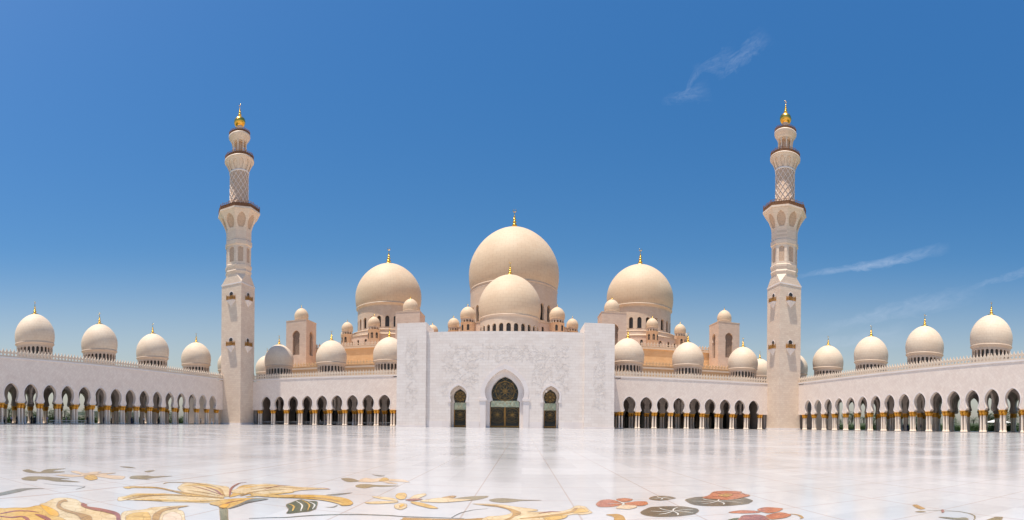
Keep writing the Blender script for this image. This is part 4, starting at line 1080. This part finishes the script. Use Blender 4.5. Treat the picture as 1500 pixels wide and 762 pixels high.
for i, (px, k, a, b_, lab) in enumerate([(1318, 'robe', 'black_cloth', 'black_cloth', 'person in a black robe, left of the two in the right side arcade together'),
        (1323, 'shirt', 'navy_cloth', 'navy_cloth', 'person all in navy in the right side arcade'), (1330, 'robe', 'navy_cloth', 'black_cloth', 'person in a dark blue robe and black scarf in the right side arcade'),
        (1342, 'shirt', 'grey_cloth', 'black_cloth', 'person in a grey shirt in the right side arcade'), (1349, 'shirt', 'navy_cloth', 'tan_cloth', 'person in a navy shirt and tan trousers in the right side arcade'),
        (1229, 'shirt', 'white_cloth', 'grey_cloth', 'person in a white shirt in the right side arcade near the minaret')]):
    p = at_x(px, HW + 3.0 + i % 3); person(k, a, b_, lab, (p[0], p[1], 0.14), rp.uniform(0, 6.28), rp.uniform(0.02, 0.2), 0, 'people in the right side arcade')
for i, (px, k, a, b_, lab) in enumerate([(469, 'shirt', 'white_cloth', 'grey_cloth', 'person in a white shirt inside the front arcade left of the entrance'),
        (477, 'shirt', 'lilac_cloth', 'navy_cloth', 'person in a lilac shirt inside the front arcade left of the entrance'),
        (517, 'robe', 'white_cloth', 'white_cloth', 'person in a white robe inside the front arcade left of the entrance'),
        (575, 'shirt', 'red_cloth', 'navy_cloth', 'person in a red shirt by the last columns left of the entrance block')]):
    y = YF + 2.5 + (i % 2) * 1.5; x = CAM[0] + math.tan((px - PX0) / FOC) * y
    person(k, a, b_, lab, (x, y, 0.138), rp.uniform(0, 6.28), rp.uniform(0.02, 0.2), 0, 'people in the front arcade')

# ------------------------------------------------------------------ belt barriers
def barrier(x0, y0, x1, y1, n, label, z=0.0):
    root = thing('belt_barrier', label, 'barrier', (x0, y0, z)); L = MB()
    dx, dy = x1 - x0, y1 - y0
    for k in range(n + 1):
        f = k / n; p = MB(); p.lathe([(0.18, 0), (0.18, 0.03), (0.04, 0.05), (0.035, 0.95), (0.05, 0.97), (0.05, 1.02)], 10); p.build('post', 'column', root, (dx * f, dy * f, 0))
    l = hypot(dx, dy); nx, ny = -dy / l * 0.01, dx / l * 0.01
    for za, zb in ((0.88, 0.96), (0.50, 0.55)):
        L.face([(nx, ny, za), (dx + nx, dy + ny, za), (dx + nx, dy + ny, zb), (nx, ny, zb)]); L.face([(-nx, -ny, za), (dx - nx, dy - ny, za), (dx - nx, dy - ny, zb), (-nx, -ny, zb)])
    L.build('belt', 'white_cloth', root)
barrier(-85.0, at_x(73, -85.0)[1], -85.0, at_x(127, -85.0)[1], 7, 'white belt barrier in front of the fourth and fifth arches of the left side arcade')
barrier(-77.5, YF + 1.9, -29, YF + 1.9, 14, 'white belt barrier along the front arcade left of the entrance block', 0.14)
barrier(85.05, at_x(1194, 85.05)[1], 85.05, at_x(1183, 85.05)[1], 3, 'short white belt barrier by the right minaret') if False else None

# ------------------------------------------------------------------ floor inlays (coloured marble flowers set in the courtyard)
def ground(px, py):
    th = (px - PX0) / FOC; v = (PY0 - py) / FOC
    d = Vector((sin(th), v, cos(th)))            # camera right, up, forward
    w = Vector((d[0] * cos(ROLL) - d[1] * sin(ROLL), d[2], d[0] * sin(ROLL) + d[1] * cos(ROLL)))
    t = -CAM[2] / w.z; return (CAM[0] + w.x * t, w.y * t)
INL = {'olive': ((0.20, 0.15, 0.07), (0.30, 0.24, 0.12)), 'grey': ((0.13, 0.14, 0.13), (0.22, 0.23, 0.20)), 'cream': ((0.66, 0.44, 0.18), (0.78, 0.62, 0.38)), 'yellow': ((0.62, 0.34, 0.05), (0.72, 0.47, 0.14)),
       'ochre': ((0.38, 0.19, 0.04), (0.52, 0.30, 0.08)), 'peach': ((0.70, 0.50, 0.32), (0.78, 0.60, 0.42)), 'maroon': ((0.26, 0.06, 0.04), (0.38, 0.12, 0.08)), 'orange': ((0.40, 0.085, 0.03), (0.56, 0.19, 0.08)),
       'outline': ((0.34, 0.22, 0.12), (0.44, 0.30, 0.18)), 'pad': ((0.07, 0.06, 0.04), (0.14, 0.12, 0.08)), 'stem': ((0.16, 0.17, 0.10), (0.26, 0.25, 0.16)), 'white': ((0.7, 0.68, 0.62), (0.8, 0.78, 0.72)), 'green': ((0.04, 0.07, 0.04), (0.09, 0.12, 0.07)), 'bright': ((0.75, 0.36, 0.02), (0.8, 0.45, 0.05))}
for k, (a, b_) in INL.items(): M['inlay_' + k] = inlay('inlay_' + k, a, b_)
def crm(pts, closed=True, sub=4):
    n = len(pts); out = []
    rng = range(n) if closed else range(n - 1)
    for i in rng:
        P = [pts[(i + k) % n] if closed else pts[min(max(i + k, 0), n - 1)] for k in (-1, 0, 1, 2)]
        for s in range(sub):
            t = s / sub
            out.append(tuple(0.5 * (2 * P[1][c] + (P[2][c] - P[0][c]) * t * 0.9 + (2 * P[0][c] - 5 * P[1][c] + 4 * P[2][c] - P[3][c]) * t * t + (3 * P[1][c] - P[0][c] - 3 * P[2][c] + P[3][c]) * t ** 3) for c in (0, 1)))
    if not closed: out.append(pts[-1])
    return out
import mathutils.geometry as mg
def tess(poly):
    """triangulate a possibly slightly self-touching outline"""
    return mg.tessellate_polygon([[Vector((x, y, 0)) for x, y in poly]])
_lz = [0]
def LZ(lev):
    _lz[0] = (_lz[0] + 1) % 7
    return 0.0015 * lev + 0.0001 * _lz[0] + 0.001
def sheet(name, crop, pts, col, lev, parent, stroke=None):
    ox, oy, sc = crop
    if stroke:
        c = crm([ground(ox + x / sc, oy + y / sc) for x, y in pts], False, 6); poly = []; oth = []
        for i, (x, y) in enumerate(c):
            a = c[max(i - 1, 0)]; b2 = c[min(i + 1, len(c) - 1)]; dx, dy = b2[0] - a[0], b2[1] - a[1]; l = hypot(dx, dy) or 1
            w = stroke * (0.35 + 0.65 * sin(pi * (i + 0.5) / len(c)))
            poly.append((x - dy / l * w, y + dx / l * w)); oth.append((x + dy / l * w, y - dx / l * w))
        z = LZ(lev); mb = MB(); rows = [[(x, y, z) for x, y in poly], [(x, y, z) for x, y in oth]]
        mb.grid(rows, False, False)
    else:
        poly = crm([ground(ox + x / sc, oy + y / sc) for x, y in pts]); z = LZ(lev); mb = MB()
        mb.v = [(x, y, z) for x, y in poly]
        for t in tess(poly): mb.f.append(tuple(t)); mb.sm.append(False)
        nf = len(mb.f); n = len(poly); i0 = len(mb.v); wd = 0.003
        for i, (x, y) in enumerate(poly):
            a, b2 = poly[i - 1], poly[(i + 1) % n]; dx, dy = b2[0] - a[0], b2[1] - a[1]; l = hypot(dx, dy) or 1
            mb.v += [(x - dy / l * wd, y + dx / l * wd, z + 0.0003), (x + dy / l * wd, y - dx / l * wd, z + 0.0003)]
        for i in range(n):
            j = (i + 1) % n; mb.f.append((i0 + 2 * i, i0 + 2 * i + 1, i0 + 2 * j + 1, i0 + 2 * j)); mb.sm.append(False)
        me = mb.mesh(name); me.materials.append(M['inlay_' + col]); me.materials.append(M['inlay_outline'])
        for k in range(nf, len(mb.f)): me.polygons[k].material_index = 1
        return put(name, me, None, parent)
    return mb.build(name, 'inlay_' + col, parent)
c3, c4, c5, c6, c7, c8 = (0, 680, 5.77), (170, 690, 5.77), (420, 680, 5.77), (640, 700, 5.77), (860, 700, 4.6875), (1300, 690, 7.5)
def inlays(main, label, subs):
    o = sheet(main[0], main[1], main[2], main[3], 2.6 if label and 'on the widest lily pad' in label else 1, floor, main[4] if len(main) > 4 else None)
    if label: o['label'] = label
    for i, s in enumerate(subs): sheet(s[0], s[1], s[2], s[3], (s[5] if len(s) > 5 else 2), o, s[4] if len(s) > 4 else None)
inlays(('leaf_inlay', c3, [(190, 55), (240, 45), (290, 60), (340, 68), (400, 45), (560, 38), (440, 60), (550, 65), (480, 75), (330, 78), (240, 72)], 'olive'), 'upper olive leaf at the left edge of the floor pattern', [])
inlays(('leaf_inlay', c3, [(180, 125), (230, 108), (310, 105), (420, 110), (590, 125), (500, 130), (680, 153), (480, 148), (380, 132), (320, 130), (300, 142), (220, 138)], 'olive'), 'lower olive leaf at the left edge of the floor pattern', [])
inlays(('flower_inlay', c3, [(600, 65), (640, 58), (720, 78), (790, 66), (860, 66), (830, 80), (980, 75), (900, 92), (1050, 105), (1040, 128), (960, 128), (870, 115), (820, 108), (700, 105), (600, 110), (470, 95), (560, 88), (690, 95)], 'peach'),
       'pale peach flower inlaid behind the big yellow lily', [('petal', c3, [(710, 120), (740, 95), (800, 95), (825, 125), (770, 140)], 'yellow'), ('vein', c3, [(700, 100), (800, 88), (980, 78)], 'ochre', 0.02)])
inlays(('leaf_inlay', c3, [(1095, 115), (1130, 100), (1250, 98), (1300, 105), (1460, 102), (1300, 118), (1230, 126), (1270, 135), (1180, 128), (1110, 125)], 'olive'), 'olive leaf right of the pale peach flower', [])
inlays(('leaf_inlay', c3, [(1220, 65), (1260, 55), (1310, 55), (1260, 70)], 'olive'), None, [])
inlays(('leaf_inlay', c3, [(1010, 22), (1080, 22), (1150, 35), (1070, 32)], 'olive'), None, [])
inlays(('blade_inlay', c3, [(-60, 262), (0, 245), (150, 212), (250, 205), (380, 208), (250, 215), (130, 243), (0, 268)], 'grey'), 'long grey blade of a leaf at the left edge', [])
inlays(('flower_inlay', c3, [(330, 350), (400, 320), (470, 290), (560, 286), (640, 300), (690, 330), (730, 372), (850, 385), (950, 410), (1000, 430), (1025, 480), (1030, 560), (300, 560), (290, 480)], 'cream'),
       'large cream and yellow flower cut off at the bottom left corner', [
    ('petal', c3, [(-80, 385), (90, 372), (230, 370), (330, 352), (400, 380), (450, 430), (560, 480), (540, 560), (-80, 560)], 'yellow'),
    ('petal', c3, [(340, 350), (400, 360), (480, 400), (500, 440), (430, 440), (380, 400)], 'bright', None, 3),
    ('ribbon', c3, [(690, 330), (735, 345), (740, 362), (850, 378), (950, 400), (1010, 425), (1020, 480), (985, 480), (970, 435), (880, 408), (780, 390), (690, 360)], 'maroon', None, 3),
    ('ribbon', c3, [(545, 300), (575, 318), (530, 325), (510, 350), (540, 380), (640, 410), (760, 440), (780, 485), (700, 485), (640, 430), (540, 400), (480, 370), (490, 325)], 'ochre', None, 3),
    ('ribbon', c3, [(0, 425), (120, 402), (230, 400), (330, 412)], 'maroon', 0.03, 3), ('ribbon', c3, [(-40, 440), (90, 455), (200, 450), (260, 500)], 'maroon', 0.03, 3),
    ('ribbon', c3, [(300, 430), (340, 440), (400, 470), (420, 500)], 'maroon', 0.035, 4)])
inlays(('flower_inlay', c4, [(40, 400), (70, 345), (250, 325), (330, 308), (600, 293), (520, 325), (570, 350), (585, 420), (585, 480), (30, 480)], 'cream'), 'cream scroll flower at the bottom under the big yellow lily', [
    ('ribbon', c4, [(310, 440), (310, 380), (360, 340), (450, 310), (620, 298), (480, 325), (390, 355), (350, 440)], 'ochre'), ('petal', c4, [(80, 390), (140, 360), (260, 350), (290, 380), (280, 430), (100, 430)], 'yellow'), ('petal', c4, [(400, 380), (470, 350), (540, 370), (550, 430), (400, 430)], 'peach')])
inlays(('flower_inlay', c4, [(20, 255), (20, 225), (90, 210), (170, 190), (300, 193), (450, 196), (600, 203), (760, 220), (900, 235), (960, 250), (780, 272), (600, 268), (440, 265), (250, 252), (100, 248)], 'cream'),
       'big open yellow lily with a thick stem, largest flower of the floor pattern', [
    ('petal', c4, [(60, 140), (130, 132), (240, 135), (340, 138), (450, 160), (600, 185), (760, 210), (900, 225), (880, 235), (600, 205), (430, 165), (330, 148), (150, 145), (100, 152)], 'yellow'),
    ('petal', c4, [(520, 150), (560, 112), (620, 100), (760, 108), (870, 125), (950, 140), (960, 210), (900, 225), (760, 215), (600, 190)], 'cream', None, 1.5),
    ('petal', c4, [(990, 185), (1050, 130), (1150, 115), (1300, 118), (1470, 128), (1400, 142), (1250, 165), (1100, 190), (960, 225)], 'yellow', None, 1.5),
    ('petal', c5, [(-480, 232), (-320, 185), (-180, 168), (0, 185), (120, 198), (250, 203), (370, 215), (250, 218), (120, 225), (0, 245), (-200, 262), (-400, 250)], 'cream', None, 2.5),
    ('petal', c5, [(-300, 250), (-100, 262), (100, 262), (300, 265), (430, 280), (520, 300), (560, 330), (540, 350), (470, 355), (420, 335), (300, 310), (100, 292), (-100, 285), (-280, 270)], 'yellow', None, 3),
    ('petal', c4, [(790, 275), (960, 240), (1130, 232), (1280, 238), (1130, 265), (1000, 300), (940, 320), (880, 318), (860, 300)], 'yellow', None, 3),
    ('petal', c4, [(950, 322), (1050, 280), (1150, 240), (1290, 240), (1120, 272), (1010, 308)], 'grey', None, 4),
    ('petal', c4, [(870, 312), (900, 285), (960, 285), (930, 317)], 'bright', None, 5),
    ('petal', c4, [(1010, 160), (1080, 140), (1190, 135), (1130, 155), (1050, 172)], 'ochre', None, 2.5),
    ('vein', c4, [(60, 235), (200, 205), (400, 199), (620, 211)], 'yellow', 0.05, 3), ('vein', c4, [(150, 248), (400, 250), (700, 258), (900, 250)], 'yellow', 0.045, 3), ('vein', c4, [(570, 130), (700, 120), (840, 150), (900, 200)], 'yellow', 0.05, 2.5),
    ('vein', c4, [(600, 165), (720, 182), (880, 213)], 'ochre', 0.025, 2.8), ('vein', c4, [(1080, 150), (1200, 128), (1400, 128)], 'bright', 0.03, 2.8), ('vein', c4, [(1100, 222), (1300, 200), (1500, 182)], 'yellow', 0.05, 3.2), ('vein', c5, [(100, 278), (300, 282), (450, 310)], 'bright', 0.03, 4),
    ('vein', c4, [(880, 300), (960, 270), (1080, 248)], 'maroon', 0.015, 4.5), ('vein', c5, [(-300, 222), (-100, 196), (150, 208)], 'ochre', 0.03, 3.2),
    ('vein', c4, [(90, 245), (250, 215), (450, 205), (700, 218), (900, 232)], 'ochre', 0.035, 3), ('vein', c4, [(110, 138), (340, 142), (600, 192), (890, 230)], 'ochre', 0.03, 3),
    ('vein', c4, [(400, 110), (460, 99), (620, 102), (760, 120), (870, 150), (920, 215)], 'ochre', 0.03, 3), ('vein', c4, [(760, 140), (840, 165), (900, 210)], 'maroon', 0.02, 3),
    ('vein', c4, [(640, 130), (760, 160), (890, 205)], 'maroon', 0.015, 3), ('vein', c4, [(960, 215), (975, 150), (1030, 110), (1100, 98)], 'maroon', 0.02, 3), ('vein', c4, [(1050, 215), (1200, 175), (1450, 158)], 'ochre', 0.03, 3.5),
    ('vein', c5, [(-60, 285), (150, 285), (330, 298), (480, 330)], 'ochre', 0.03, 4), ('vein', c4, [(1250, 160), (1380, 128), (1470, 128)], 'maroon', 0.02, 3), ('vein', c5, [(250, 206), (310, 206), (370, 216)], 'maroon', 0.02, 3.5),
    ('stem', c4, [(875, 320), (908, 325), (942, 320), (948, 415), (955, 480), (880, 480), (882, 415)], 'stem', None, 2)])
inlays(('bud_inlay', c5, [(-5, 345), (60, 318), (120, 300), (180, 315), (258, 318), (250, 375), (200, 400), (100, 412), (0, 420), (15, 385)], 'green'), 'dark green striped bud right of the big lily stem',
       [('stripe', c5, [(20, 340 ), (60, 360), (50, 400)], 'yellow', 0.012), ('stripe', c5, [(80, 315), (130, 350), (120, 400)], 'white', 0.01), ('stripe', c5, [(130, 308), (190, 345), (180, 395)], 'yellow', 0.01), ('stripe', c5, [(180, 318), (235, 345), (220, 385)], 'white', 0.01)])
inlays(('blade_inlay', c5, [(330, 262), (450, 250), (555, 243), (430, 265)], 'grey'), None, [])
inlays(('blade_inlay', c5, [(320, 366), (390, 362), (430, 348), (400, 368)], 'grey'), None, [])
inlays(('stem_inlay', c5, [(-320, 462), (-150, 455), (0, 452), (150, 440), (350, 430), (600, 428), (850, 435), (1000, 445), (1300, 455), (1500, 462)], 'grey', 0.022), 'long thin grey stem running along the bottom', [])
inlays(('stem_inlay', c3, [(640, 215), (700, 200), (720, 190)], 'grey', 0.012), None, [])
inlays(('stem_inlay', c3, [(370, 165), (500, 178), (640, 185), (715, 192)], 'grey', 0.010), None, [])
inlays(('leaf_inlay', c5, [(460, 125), (500, 118), (560, 125), (610, 145), (560, 152), (510, 150)], 'olive'), 'short olive leaf left of the small peach flower', [])
inlays(('flower_inlay', c5, [(600, 145), (660, 118), (740, 125), (830, 113), (870, 125), (980, 132), (1040, 155), (930, 150), (860, 145), (940, 170), (860, 165), (800, 150), (700, 155), (640, 152)], 'peach'), 'small peach flower with two olive leaves',
       [('petal', c5, [(780, 145), (810, 120), (850, 120), (860, 140)], 'yellow')])
inlays(('leaf_inlay', c5, [(580, 185), (620, 172), (700, 172), (760, 178), (960, 185), (800, 193), (740, 192), (660, 205), (600, 198)], 'olive'), 'long olive leaf below the small peach flower', [])
inlays(('leaf_inlay', c5, [(720, 88), (760, 93), (830, 100), (780, 105)], 'grey'), None, [])
inlays(('flower_inlay', c5, [(720, 275), (800, 278), (900, 290), (940, 315), (850, 305), (760, 290)], 'cream'), 'yellow star flower in the middle of the floor pattern', [
    ('petal', c5, [(660, 328), (760, 318), (930, 318), (930, 328), (800, 338), (700, 338)], 'cream'), ('petal', c5, [(920, 270), (940, 250), (990, 245), (1015, 262), (1000, 295), (960, 303), (930, 290)], 'yellow'),
    ('petal', c5, [(910, 350), (960, 332), (1010, 340), (1015, 365), (970, 388), (920, 378)], 'cream'), ('petal', c5, [(950, 355), (975, 342), (995, 350), (965, 370)], 'bright', None, 3),
    ('petal', c5, [(1040, 295), (1080, 265), (1160, 250), (1180, 262), (1120, 290), (1060, 310)], 'cream'), ('petal', c5, [(1050, 320), (1120, 325), (1200, 345), (1280, 375), (1220, 378), (1120, 355), (1060, 335)], 'yellow'),
    ('petal', c5, [(1130, 312), (1250, 292), (1330, 287), (1500, 300), (1560, 306), (1330, 328), (1160, 322)], 'cream'), ('petal', c5, [(1000, 305), (1070, 295), (1150, 300), (1060, 315)], 'maroon', None, 3)])
inlays(('leaf_inlay', c5, [(1310, 285), (1380, 270), (1430, 270), (1420, 285), (1360, 292)], 'ochre'), None, [])
inlays(('leaf_inlay', c6, [(40, 197), (160, 175), (280, 160), (420, 155), (430, 165), (330, 190), (200, 200), (100, 205)], 'olive'), 'dark olive leaf right of the yellow star flower', [])
inlays(('leaf_inlay', c6, [(440, 190), (490, 178), (560, 175), (640, 180), (720, 187), (890, 192), (720, 196), (640, 206), (560, 212), (480, 205)], 'olive'), 'slender olive leaf above the yellow scroll', [])
inlays(('scroll_inlay', c6, [(300, 222), (430, 222), (560, 230), (650, 245), (830, 268), (850, 282), (760, 292), (900, 290), (1050, 285), (1130, 265), (1180, 238), (1250, 245), (1300, 285), (1310, 300), (1230, 315), (1150, 312), (1000, 345), (950, 380), (900, 430), (400, 430), (380, 360), (430, 330), (560, 320), (630, 300), (600, 270), (520, 250), (430, 240)], 'cream'),
       'long cream and ochre scroll along the bottom left of the orange flowers', [
    ('ribbon', c6, [(370, 230), (500, 235), (620, 262), (700, 290), (710, 310), (660, 330), (600, 365), (560, 365), (630, 330), (640, 300), (600, 270), (500, 245)], 'ochre'),
    ('ribbon', c6, [(700, 350), (900, 330), (1080, 305), (1150, 285), (1180, 258)], 'ochre', 0.035), ('ribbon', c6, [(860, 305), (960, 290), (1050, 292)], 'maroon', 0.02),
    ('petal', c6, [(900, 345), (1000, 325), (1100, 320), (1080, 345), (950, 370)], 'yellow'), ('petal', c6, [(1150, 300), (1190, 262), (1260, 265), (1280, 290), (1200, 300)], 'yellow')])
inlays(('scroll_inlay', c5, [(980, 455), (1100, 458), (1500, 466), (1660, 458), (1700, 470), (1600, 500), (980, 500)], 'ochre'), 'straight ochre bar of the floor pattern at the bottom edge', [])
inlays(('stem_inlay', c6, [(120, 342), (200, 300), (300, 275), (430, 262)], 'grey', 0.01), None, [])
inlays(('flower_inlay', c7, [(60, 185), (90, 158), (150, 150), (220, 165), (240, 185), (180, 200), (90, 202)], 'orange'), 'orange flower left of the lily pads', [
    ('petal', c7, [(200, 150), (250, 142), (310, 148), (300, 160), (240, 168)], 'orange'), ('petal', c7, [(255, 177), (330, 165), (400, 165), (418, 180), (380, 195), (290, 192)], 'orange'), ('petal', c7, [(200, 210), (240, 188), (330, 192), (340, 205), (290, 218), (220, 215)], 'peach'),
    ('vein', c7, [(205, 160), (250, 180), (240, 195)], 'white', 0.012, 3), ('vein', c7, [(140, 180), (220, 180), (255, 172)], 'white', 0.010, 3)])
def pad(pts, lab, cx, cy, rx, ry, n=7):
    subs = []
    for k in range(n):
        a = 2 * pi * k / n + 0.3
        subs.append(('vein', c7, [(cx, cy), (cx + rx * 0.5 * cos(a), cy + ry * 0.5 * sin(a)), (cx + rx * 0.85 * cos(a + 0.15), cy + ry * 0.85 * sin(a + 0.15))], 'white', 0.011))
    inlays(('lily_pad_inlay', c7, pts, 'pad'), lab, subs)
pad([(425, 142), (460, 128), (540, 126), (610, 140), (560, 152), (500, 158), (440, 152)], 'small dark lily pad, topmost of three', 515, 141, 85, 13, 5)
pad([(365, 240), (430, 205), (520, 198), (650, 198), (740, 210), (768, 225), (740, 250), (640, 265), (500, 270), (410, 262)], 'dark lily pad with white veins, below the smallest pad', 590, 232, 180, 33)
pad([(672, 155), (740, 135), (880, 130), (1060, 138), (1135, 155), (1110, 178), (1000, 192), (860, 196), (740, 188)], 'widest dark lily pad with an orange flower over it', 900, 163, 210, 28)
inlays(('flower_inlay', c7, [(790, 140), (840, 120), (870, 98), (950, 92), (1060, 98), (1055, 110), (1120, 125), (1040, 145), (960, 155), (860, 148)], 'orange'), 'orange flower on the widest lily pad', [('petal', c7, [(900, 125), (950, 112), (1000, 118), (960, 135)], 'ochre', None, 4), ('vein', c7, [(950, 122), (880, 105), (860, 104)], 'maroon', 0.012, 4), ('vein', c7, [(950, 122), (1050, 108), (1100, 122)], 'maroon', 0.012, 4), ('vein', c7, [(950, 125), (850, 135), (810, 140)], 'maroon', 0.012, 4)])
inlays(('flower_inlay', c7, [(970, 240), (1050, 225), (1150, 228), (1190, 240), (1080, 247)], 'orange'), 'orange and red flower with a curled tail at the bottom', [
    ('petal', c7, [(1170, 220), (1220, 205), (1340, 212), (1320, 232), (1250, 245), (1190, 235)], 'orange'), ('petal', c7, [(1230, 262), (1320, 240), (1400, 255), (1370, 275), (1280, 288), (1240, 282)], 'orange'),
    ('petal', c7, [(1040, 310), (1060, 265), (1150, 255), (1220, 265), (1250, 310)], 'maroon'), ('tail', c7, [(1390, 250), (1450, 258), (1478, 275), (1465, 284)], 'ochre', 0.018), ('petal', c7, [(950, 300), (1000, 282), (1060, 280), (1070, 320), (950, 330)], 'green', None, 1.5)])
inlays(('curl_inlay', c7, [(130, 255), (200, 250), (245, 262), (262, 300), (190, 300), (180, 270)], 'ochre'), None, [])
inlays(('leaf_inlay', c8, [(275, 378), (320, 372), (380, 400), (415, 415), (370, 425), (320, 410)], 'ochre'), 'small rusty leaf, the upper of the sprig on the right', [])
inlays(('leaf_inlay', c8, [(305, 452), (360, 442), (425, 452), (360, 458)], 'olive'), None, [])
inlays(('stem_inlay', c8, [(430, 435), (600, 440), (780, 448), (880, 465), (950, 490), (962, 520), (945, 545)], 'olive', 0.011), 'thin curved stem of the sprig on the right', [('bud', c8, [(590, 435), (612, 428), (625, 450), (600, 462)], 'maroon')])
inlays(('leaf_inlay', c8, [(560, 510), (640, 510), (760, 520), (850, 515), (890, 530), (860, 545), (740, 538), (640, 525)], 'olive'), None, [])
inlays(('leaf_inlay', c8, [(1080, 550), (1180, 510), (1260, 508), (1265, 520), (1230, 550)], 'olive'), None, [])

# unused prototypes never placed are removed
for p in palms + trees:
    if id(p) not in used:
        for ch in list(p.children): bpy.data.objects.remove(ch)
        bpy.data.objects.remove(p)
